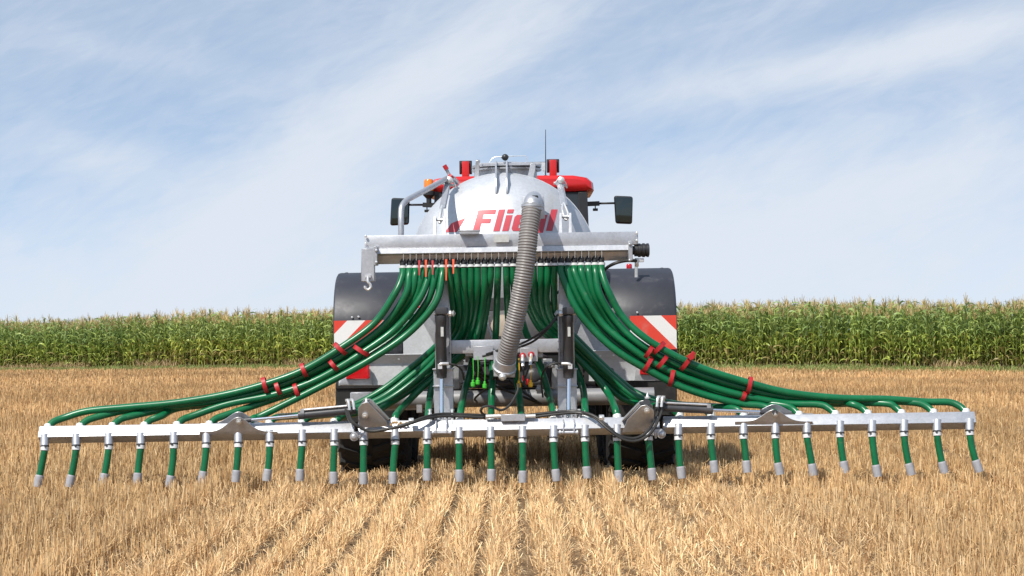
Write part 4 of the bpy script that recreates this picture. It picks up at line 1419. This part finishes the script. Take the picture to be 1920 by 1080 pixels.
MB().tube([M(946, 692, 16.2), M(945, 690, 16.6), M(944, 680, 17.3)], 0.07, 18).build('suction_stub', GALV_DULL, sh)

# ---- wing hinges, folding cylinders and gussets
def tY(y, yref, Y):
    """distance of a point on a plate that leans back 28 degrees below the beam's front edge"""
    return Y + (y - yref) / 240 * math.tan(R(28))


def plate(pts, Y, th, name, parent, mt_=GALV, bev=0.002, yref=None):
    """plate parallel to the leaning beam; yref is the photo row at which it meets distance Y"""
    if yref is None:
        yref = max(p[1] for p in pts) - 8
    return MB().prism([M(x, y, tY(y, yref, Y)) for x, y in pts], (0, th, 0)).build(name, mt_, parent, bev)


hbL = plate(((672, 786), (671, 765), (679, 756), (690, 754), (724, 789), (727, 799), (675, 803)), 15.905, 0.012, 'hinge_bracket', mid)
plate(((676, 776), (676, 757), (684, 748), (695, 748), (728, 782), (728, 790), (680, 795)), 16.06, 0.012, 'hinge_bracket', mid)
MB().prism([M(692, 753, tY(753, 795, 15.917)), M(727, 788, tY(788, 795, 15.917)), M(729, 786, tY(786, 795, 15.917)), M(695, 750, tY(750, 795, 15.917))], (0, 0.143, 0)).build('hinge_cover', GALV, hbL, 0.002)
hbR = plate(((1176, 787), (1202, 761), (1212, 759), (1226, 769), (1227, 797), (1213, 809), (1167, 811)), 15.905, 0.012, 'hinge_bracket', mid)
plate(((1176, 778), (1200, 752), (1210, 750), (1224, 760), (1225, 786), (1176, 795)), 16.06, 0.012, 'hinge_bracket', mid)
MB().prism([M(1170, 790, tY(790, 803, 15.917)), M(1201, 760, tY(760, 803, 15.917)), M(1198, 756, tY(756, 803, 15.917)), M(1166, 789, tY(789, 803, 15.917))], (0, 0.143, 0)).build('hinge_cover', GALV, hbR, 0.002)
for px, py, hb in ((685, 779, hbL), (1212, 769, hbR)):
    MB().lathe([(0.024, 0), (0.024, 0.012), (0.014, 0.014), (0.014, 0.022), (0.006, 0.026)], (M(px, py, 15.9).x, tY(py, 795 if px < 900 else 801, 15.905), M(px, py, 15.9).z), (0, -0.88, -0.47), 12).build('bolt', ZINC, hb)
    MB().lathe([(0.022, 0), (0.022, 0.012), (0.014, 0.014), (0.002, 0.045)], M(px + 2, py - 22, 15.93), (0, 0, 1), 12).build('grease_cap', ZINC, hb)
    MB().tube([M(px, py - 14, 15.86), M(px, py - 14, 16.02)], 0.03, 14).build('pivot_pin', DARKSTEEL, hb)
for px, py in ((664, 819), (1240, 814)):
    kn = MB().lathe([(0.035, 0), (0.035, 0.16)], M(px, py, 15.92), (0, 1, 0), 16)
    kn.lathe([(0.024, 0), (0.026, 0.016), (0.012, 0.022)], M(px, py, 15.918), (0, -1, 0), 8)
    kn.box(M(px + (8 if px < 900 else -8), py - 4, 15.97), (0.08, 0.09, 0.05))
    kn.lathe([(0.013, 0), (0.013, 0.02)], M(px + (12 if px < 900 else -12), py - 3, 15.925), (0, -1, 0), 8)
    kn.tube([M(px + (18 if px < 900 else -14), py - 12, 15.92), M(px + (14 if px < 900 else -10), py + 8, 15.92)], 0.010, 8)
    kn.build('hinge_knuckle', GALV_DULL, mid, 0.002)


def fold_cylinder(pa, pb, pc):
    a, b_, c = M(*pa, 15.95), M(*pb, 15.95), M(*pc, 15.95)
    d_ = (b_ - a); L_ = d_.length
    cy_ = MB().lathe([(0.022, 0), (0.030, 0.005), (0.030, L_ - 0.05), (0.034, L_ - 0.048), (0.034, L_), (0.02, L_ + 0.004)], a, d_, 16).build('fold_cylinder', DARKSTEEL, DB)
    MB().lathe([(0.013, 0), (0.013, (c - b_).length)], b_, c - b_, 12).build('rod', CHROME, cy_)
    u_ = d_.normalized()
    up_ = Vector((0, -0.02, 0.040))
    MB().tube([a + u_ * 0.05 + up_, b_ - u_ * 0.03 + up_], 0.010, 8).box(b_ - u_ * 0.03 + up_ * 0.8, (0.03, 0.03, 0.03)).build('oil_pipe', GALV_DULL, cy_)
    MB().lathe([(0.026, -0.03), (0.026, 0.03)], c, (0, 1, 0), 12).tube([c - (c - b_).normalized() * 0.08, c], 0.022, 10).build('rod_end', DARKSTEEL, cy_)
    s_ = -1 if pa[0] < 900 else 1
    f_ = MB()
    for q in (0.03, 0.065):
        e_ = a + u_ * q + up_
        f_.tube(crom([e_, e_ + Vector((0.0, -0.02, 0.045)), e_ + Vector((-0.012 * s_, -0.05, 0.03)), e_ + Vector((-0.02 * s_, -0.06, -0.03))], 4), 0.011, 8)
        f_.lathe([(0.017, 0), (0.017, 0.02)], e_ + Vector((0, -0.02, 0.035)), (0, 0, 1), 6)
    f_.build('hose_fitting', ZINC, cy_)


fold_cylinder((668, 769), (560, 779), (452, 789))
fold_cylinder((1228, 764), (1336, 769), (1444, 773))


def bell(xc, yb, yt, hw, shift=0):
    pts = []
    for k in range(-12, 13):
        f = k / 12
        y = yb - (yb - yt) * math.exp(-(f / 0.36) ** 2) * (1.0 if abs(f) < 0.999 else 0.5)
        pts.append((xc + hw * f, y))
    return [(xc - hw, yb + 6)] + pts + [(xc + hw, yb + 6)]


for xc, yb, yt, wing in ((447, 809, 782, wing_l), (1451, 790, 768, wing_r)):
    g1 = plate([(x, y) for x, y in bell(xc, yb, yt, 73)], 15.915, 0.010, 'gusset_plate', wing)
    plate([(x, y) for x, y in bell(xc + 1, yb - 15, yt - 10, 73)], 16.075, 0.010, 'gusset_plate', wing)
    MB().lathe([(0.024, 0), (0.024, 0.010), (0.015, 0.012), (0.015, 0.022), (0.006, 0.026)], (M(xc + 2, yt + 8, 15.91).x, tY(yt + 8, yb - 2, 15.915), M(xc + 2, yt + 8, 15.91).z), (0, -0.88, -0.47), 8).build('bolt', ZINC, g1)
    MB().tube([M(xc + 2, yt + 5, 15.87), M(xc + 2, yt + 5, 16.03)], 0.022, 12).build('pivot_pin', DARKSTEEL, g1)

# ---- hydraulic lines
LINES = [
    ([(648, 768, 15.93), (656, 788, 15.88), (680, 804, 15.86), (705, 808, 15.86), (735, 803, 15.86), (770, 792, 15.88), (800, 781, 15.93), (830, 776, 16.03), (870, 777, 16.03), (915, 779, 16.03)], 0.0115),
    ([(652, 770, 15.91), (662, 792, 15.86), (690, 808, 15.84), (720, 806, 15.84), (760, 797, 15.86), (798, 785, 15.92), (840, 780, 16.0), (910, 783, 16.0)], 0.0115),
    ([(985, 779, 16.02), (1030, 774, 16.03), (1075, 771, 16.03), (1110, 778, 15.93), (1135, 795, 15.88), (1158, 815, 15.86), (1188, 822, 15.86), (1212, 811, 15.86), (1228, 785, 15.88), (1240, 758, 15.93)], 0.0115),
    ([(985, 784, 16.0), (1040, 777, 16.0), (1085, 774, 16.0), (1116, 784, 15.92), (1142, 806, 15.86), (1170, 824, 15.84), (1196, 826, 15.84), (1220, 812, 15.84), (1234, 788, 15.86), (1246, 756, 15.92)], 0.0115),
    ([(972, 720, 16.1), (970, 735, 16.05), (957, 758, 15.98), (940, 769, 15.95), (922, 762, 15.94), (906, 763, 15.94), (902, 771, 15.95), (910, 778, 15.98), (940, 781, 16.0)], 0.010),
    ([(1046, 590, 16.15), (1030, 610, 16.1), (1005, 630, 16.08), (975, 645, 16.12), (940, 655, 16.2), (912, 664, 16.28)], 0.009),
    ([(1043, 596, 16.17), (1026, 618, 16.12), (1000, 640, 16.1), (970, 652, 16.14), (930, 662, 16.24), (905, 668, 16.3)], 0.009),
    ([(1054, 681, 16.13), (1038, 682, 16.12), (1022, 692, 16.14), (1015, 712, 16.25), (1018, 745, 16.3)], 0.008),
    ([(840, 682, 16.13), (855, 685, 16.14), (866, 695, 16.2), (870, 712, 16.3)], 0.008),
    ([(1020, 595, 16.5), (1040, 555, 16.45), (1058, 540, 16.5), (1075, 535, 16.6)], 0.010),
    ([(650, 765, 16.0), (640, 762, 16.0), (630, 768, 16.02), (600, 772, 16.05)], 0.009)]
for pts, r_ in LINES:
    MB().tube(crom([M(*p) for p in pts], 6), r_, 8).build('hydraulic_line', RUBBER, DB)
for px, py in ((771, 789), (1128, 783)):
    MB().box(M(px, py, 15.9), (0.04, 0.05, 0.03), rx(20)).build('line_clamp', ZINC, DB, 0.003)
rs_ = random.Random(21)
for k in range(9):
    x0, x1 = rs_.uniform(852, 1040), rs_.uniform(852, 1040)
    y0, y1 = rs_.uniform(664, 690), rs_.uniform(690, 762)
    Y0, Y1 = rs_.uniform(16.55, 16.9), rs_.uniform(16.5, 17.1)
    MB().tube(crom([M(x0, y0, Y0), M(x0 + (x1 - x0) * 0.2, (y0 + y1) / 2, Y0), M(x1 - (x1 - x0) * 0.1, y1 - 8, Y1), M(x1 + 6, y1, Y1 + 0.3)], 6), rs_.uniform(0.008, 0.013), 8).build('hydraulic_line', RUBBER, DB)
for px, py, Y, w_, h_ in ((862, 676, 16.7, 0.06, 0.07), (1030, 684, 16.75, 0.09, 0.05), (926, 726, 16.8, 0.07, 0.05), (1012, 730, 16.9, 0.05, 0.07), (880, 700, 16.9, 0.10, 0.04)):
    q_ = MB().box(M(px, py, Y), (w_, 0.06, h_))
    q_.lathe([(0.018, 0), (0.018, 0.03), (0.010, 0.035)], M(px - 4, py, Y - 0.03), (0, -1, 0), 8)
    q_.lathe([(0.014, 0), (0.014, 0.03), (0.008, 0.035)], M(px + 5, py + 2, Y - 0.03), (0, -1, 0), 8)
    q_.build('valve_fitting', GALV_DULL, DB, 0.004)
vb = MB().box(M(962, 783, 15.965), (0.19, 0.06, 0.055)).build('valve_block', GALV, mid, 0.004)
for px in (925, 990):
    MB().tube([M(px - 14, 781, 15.96), M(px + 14, 780, 15.96)], 0.016, 8).build('valve_fitting', ZINC, vb)
br = MB()
for k in range(9):
    px = 733 + k * 3.6
    br.box(M(px, 795 + random.uniform(-3, 2), 15.93), (0.018, 0.02, 0.018), Matrix.Rotation(random.uniform(0, 1), 3, 'Y'))
br.build('brass_manifold', BRASS, mid, 0.003)
# capped couplings
for px, pt, pb, mt_, line in ((887, 672, 722, PLUGG, PLUGG), (896, 668, 718, PLUGG, PLUGG), (909, 670, 725, PLUGG, PLUGG), (973, 672, 723, PLUGY, PLUGY), (995, 668, 722, PLUGY, PLUGY)):
    cp = MB().lathe([(0.010, 0), (0.018, 0.008), (0.018, 0.035), (0.010, 0.04), (0.010, 0.055), (0.004, 0.06)], M(px, pb + 4, 16.22), (0, 0, 1), 12)
    cp = cp.build('coupling_cap', mt_, DB)
    MB().tube([M(px, pb - 9, 16.22), M(px + 0.7, (pt + pb) / 2, 16.2), M(px, pt, 16.24)], 0.0035, 6).build('cap_cord', line, cp)
for px, py, q in ((980, 667, 1), (996, 665, -4)):
    cp = MB().lathe([(0.020, 0), (0.026, 0.006), (0.026, 0.02), (0.018, 0.024)], M(px, py, 16.315), (0, -1, 0), 14).build('red_coupling', REDSTRAP, DB)
    MB().tube([M(px, py, 16.29), M(px, py + 6, 16.25), M(px + q * 0.5, py + 20, 16.22)], [0.013, 0.015, 0.013], 8).build('coupling_nut', ZINC, cp)
    MB().tube([M(px + q * 0.5, py + 18, 16.22), M(px + q * 2, py + 35, 16.2), M(px + q * 4, py + 56, 16.22)], 0.007, 8).build('coupling_line', RUBBER, cp)
for px, py in ((983, 715), (990, 722)):
    MB().lathe([(0.012, 0), (0.018, 0.01), (0.018, 0.04), (0.008, 0.05)], M(px, py, 16.3), (0, 0, 1), 10).build('coupling_cap', REDSTRAP, DB)


# =================================================================== tractor
TA = 0.6
TR_ = thing('tractor', 'red tractor with a cab pulling the tanker, beacon and two mirrors in view', 'tractor', 25.0, TA)


def Q(px, py, Y):
    return M(px, py, Y, TA)


rl, rr_ = Q(799, 345, 24.0), Q(1110, 342, 24.0)
rxc, rw = (rl.x + rr_.x) / 2 + 0.02, (rr_.x - rl.x) * 1.005
zt, zb = Q(955, 329, 24.0).z, Q(955, 361, 24.0).z
cabz0 = 1.15
# roof: a rounded shell, higher in the middle
m_ = MB()
sec = [(-0.5, 0.10), (-0.495, 0.55), (-0.46, 0.86), (-0.38, 1.0), (-0.2, 1.02), (0, 1.03), (0.2, 1.02), (0.38, 1.0), (0.46, 0.86), (0.495, 0.55), (0.5, 0.10), (0.46, -0.02), (0.3, -0.05), (0, -0.05), (-0.3, -0.05), (-0.46, -0.02)]
ys = [(23.93, 0.90, 0.30, 0.75), (23.97, 0.97, 0.08, 0.95), (24.1, 1.0, 0, 1.0), (25.3, 1.0, 0, 1.04), (25.6, 0.97, 0.05, 0.98), (25.68, 0.90, 0.25, 0.8)]
n_ = len(sec)
for y_, sw_, lo, hi in ys:
    for fx, fz in sec:
        fz2 = lo + fz * (hi - lo)
        m_.v.append(Vector((rxc + fx * rw * sw_, y_, zb + (zt - zb) * fz2)))
for i in range(len(ys) - 1):
    for k in range(n_):
        m_.f.append((i * n_ + k, i * n_ + (k + 1) % n_, (i + 1) * n_ + (k + 1) % n_, (i + 1) * n_ + k))
m_.f.append(tuple(range(n_))); m_.f.append(tuple((len(ys) - 1) * n_ + k for k in reversed(range(n_))))
roof = m_.build('roof', RED, TR_)
MB().box((rxc, 24.8, zb - 0.02), (rw * 0.92, 1.55, 0.05)).build('roof_liner', BLACK, roof, 0.01)
# cab
cw = rw * 0.86
cab = MB()
for sx in (-1, 1):
    for yy_, ww in ((24.02, 0.11), (25.5, 0.08)):
        cab.bar((rxc + sx * cw * 0.5, yy_, zb), (rxc + sx * cw * 0.53, yy_ + (0.0 if yy_ < 25 else 0.1), cabz0), 0.10, ww, (1, 0, 0))
    cab.bar((rxc + sx * cw * 0.53, 24.02, cabz0), (rxc + sx * cw * 0.53, 25.6, cabz0), 0.08, 0.1)
cab.box((rxc, 24.02, cabz0 + 0.05), (cw, 0.08, 0.35)); cab.box((rxc, 25.6, cabz0), (cw, 0.08, 0.25))
cab.box((rxc, 24.8, cabz0 - 0.25), (1.1, 1.6, 0.5))
cab = cab.build('cab', BLACK, TR_, 0.008)
zc = (zb + cabz0) / 2
MB().box((rxc, 24.0, zc + 0.1), (cw * 0.94, 0.012, zb - cabz0 - 0.25)).build('rear_window', GLASS, cab)
for sx in (-1, 1):
    MB().box((rxc + sx * cw * 0.515, 24.78, zc), (0.012, 1.4, zb - cabz0 - 0.06)).build('side_window', GLASS, cab)
MB().box((rxc, 25.55, zc), (cw * 0.94, 0.012, zb - cabz0 - 0.06)).build('windscreen', GLASS, cab)
MB().box((rxc, 24.5, cabz0 + 0.55), (0.5, 0.14, 0.75)).box((rxc, 24.7, cabz0 + 0.2), (0.5, 0.5, 0.15)).build('driver_seat', BLACK, cab, 0.04, 2)
# hood, fenders, wheels
MB().box((rxc, 26.9, 1.42), (0.86, 2.6, 0.62)).box((rxc, 26.9, 0.95), (0.5, 2.6, 0.45)).build('hood', RED, TR_, 0.07, 3)
MB().box((rxc, 28.21, 1.35), (0.60, 0.03, 0.40)).build('grille', BLACK, TR_, 0.01)
MB().box((rxc, 24.4, 0.75), (0.7, 1.0, 0.5)).tube([(rxc - 1.0, 24.3, 0.86), (rxc + 1.0, 24.3, 0.86)], 0.12, 14).bar((rxc, 23.9, 0.6), (rxc, 23.4, 0.6), 0.12, 0.1).build('rear_axle', DARKSTEEL, TR_, 0.01)
MB().tube([(rxc - 0.9, 27.2, 0.66), (rxc + 0.9, 27.2, 0.66)], 0.09, 12).build('front_axle', DARKSTEEL, TR_)
for sx in (-1, 1):
    make_wheel(TR_, rxc + sx * 0.97, 24.3, 0.865, 0.90, 0.58, 20, RED)
    make_wheel(TR_, rxc + sx * 0.93, 27.2, 0.675, 0.70, 0.48, 18, RED)
    fm = MB()
    for k in range(13):
        a = pi * (0.02 + 0.78 * k / 12)
        y_, z_ = 24.3 - 1.0 * cos(a), 0.92 + 0.98 * sin(a)
        fm.v += [Vector((rxc + sx * 0.72, y_, z_)), Vector((rxc + sx * 0.76, y_, z_ + 0.06)), Vector((rxc + sx * 1.20, y_, z_ + 0.05)), Vector((rxc + sx * 1.24, y_, z_))]
    for k in range(12):
        for j in range(3):
            a = k * 4 + j
            fm.f.append((a, a + 1, a + 5, a + 4))
    fo = fm.build('fender', RED, TR_)
    md = fo.modifiers.new('thickness', 'SOLIDIFY'); md.thickness = 0.02
MB().tube([(rxc + 0.62, 25.95, 1.4), (rxc + 0.62, 25.95, 2.7)], 0.05, 12).build('exhaust', DARKSTEEL, TR_)
# roof work lamps
for px, py in ((873, 318), (1037, 315)):
    c = Q(px, py, 24.15)
    w_ = MB().box((c.x, 24.15, c.z), (0.088, 0.09, 0.19)).build('work_lamp', RED, TR_, 0.012, 2)
    MB().box((c.x - 0.062, 24.19, c.z + 0.02), (0.018, 0.12, 0.13)).box((c.x + 0.063, 24.19, c.z + 0.02), (0.020, 0.12, 0.13)).box((c.x, 24.22, c.z + 0.03), (0.15, 0.05, 0.16)).build('lamp_housing', BLACK, w_, 0.012, 2)
# beacon
bcn = Q(804, 358, 23.9)
bo = MB().lathe([(0.056, 0), (0.058, 0.01), (0.056, 0.115), (0.045, 0.135), (0.0, 0.142)], bcn, (0, 0, 1), 20).build('beacon', AMBER, TR_)
bb = MB().lathe([(0.03, -0.15), (0.03, -0.09), (0.068, -0.05), (0.068, -0.003), (0.05, 0.0)], bcn, (0, 0, 1), 16)
bb.bar(bcn + Vector((0, 0, -0.03)), bcn + Vector((0.17, 0.15, -0.02)), 0.05, 0.04)
bb.build('beacon_base', BLACK, bo)
# mirrors
for sx, x0, x1, y0, y1, ya, xr in ((-1, 731, 768, 370, 423, 383, 815), (1, 1151, 1187, 366, 419, 381, 1088)):
    a, b_ = Q(x0, y1, 24.35), Q(x1, y0, 24.35)
    w_, h_ = b_.x - a.x, b_.z - a.z
    cxm, czm = (a.x + b_.x) / 2, (a.z + b_.z) / 2
    k_ = 1 if sx > 0 else 1
    tp = 0.06 * w_
    poly = [(cxm - w_ / 2 + (0.02 if sx > 0 else 0.0), 24.35, czm - h_ / 2), (cxm + w_ / 2 - 0.012, 24.35, czm - h_ / 2 - 0.01 * sx), (cxm + w_ / 2, 24.35, czm + h_ / 2 - 0.012), (cxm - w_ / 2 + (0.004 if sx > 0 else 0.02), 24.35, czm + h_ / 2)]
    mi = MB().prism(poly, (0, 0.07, 0)).build('mirror', BLACK, TR_, 0.035, 3)
    ins = [Vector((cxm, 0, czm)) + (Vector(p) - Vector((cxm, 0, czm))) * 0.90 for p in poly]
    MB().prism([(p.x, 24.346, p.z) for p in ins], (0, 0.008, 0)).build('mirror_glass', MIRROR, mi, 0.018, 3)
    inner = Q(xr, ya, 24.35); outer = Vector((cxm - sx * w_ * 0.4, 24.40, inner.z))
    j = inner.lerp(outer, 0.55 if sx > 0 else 0.45)
    ar = MB().bar(inner + Vector((0, 0.05, -0.01)), j + Vector((0, 0.05, 0)), 0.035, 0.055).tube([j + Vector((0, 0.05, 0)), outer], 0.014, 8)
    ar.box(j + Vector((-sx * 0.05, 0.03, -0.075)), (0.06, 0.05, 0.03)).tube([j + Vector((-sx * 0.05, 0.04, -0.06)), j + Vector((-sx * 0.05, 0.04, 0))], 0.008, 6)
    ar.bar(inner + Vector((0, 0.05, 0.0)), Vector((rxc + sx * cw * 0.52, 25.0, inner.z)), 0.03, 0.05)
    ar.build('mirror_arm', BLACK, mi, 0.004)
MB().tube([Q(1023, 332, 24.3), Q(1023, 243, 24.3)], [0.008, 0.004], 6).box(Q(1023, 331, 24.3), (0.04, 0.04, 0.03)).build('antenna', BLACK, TR_)
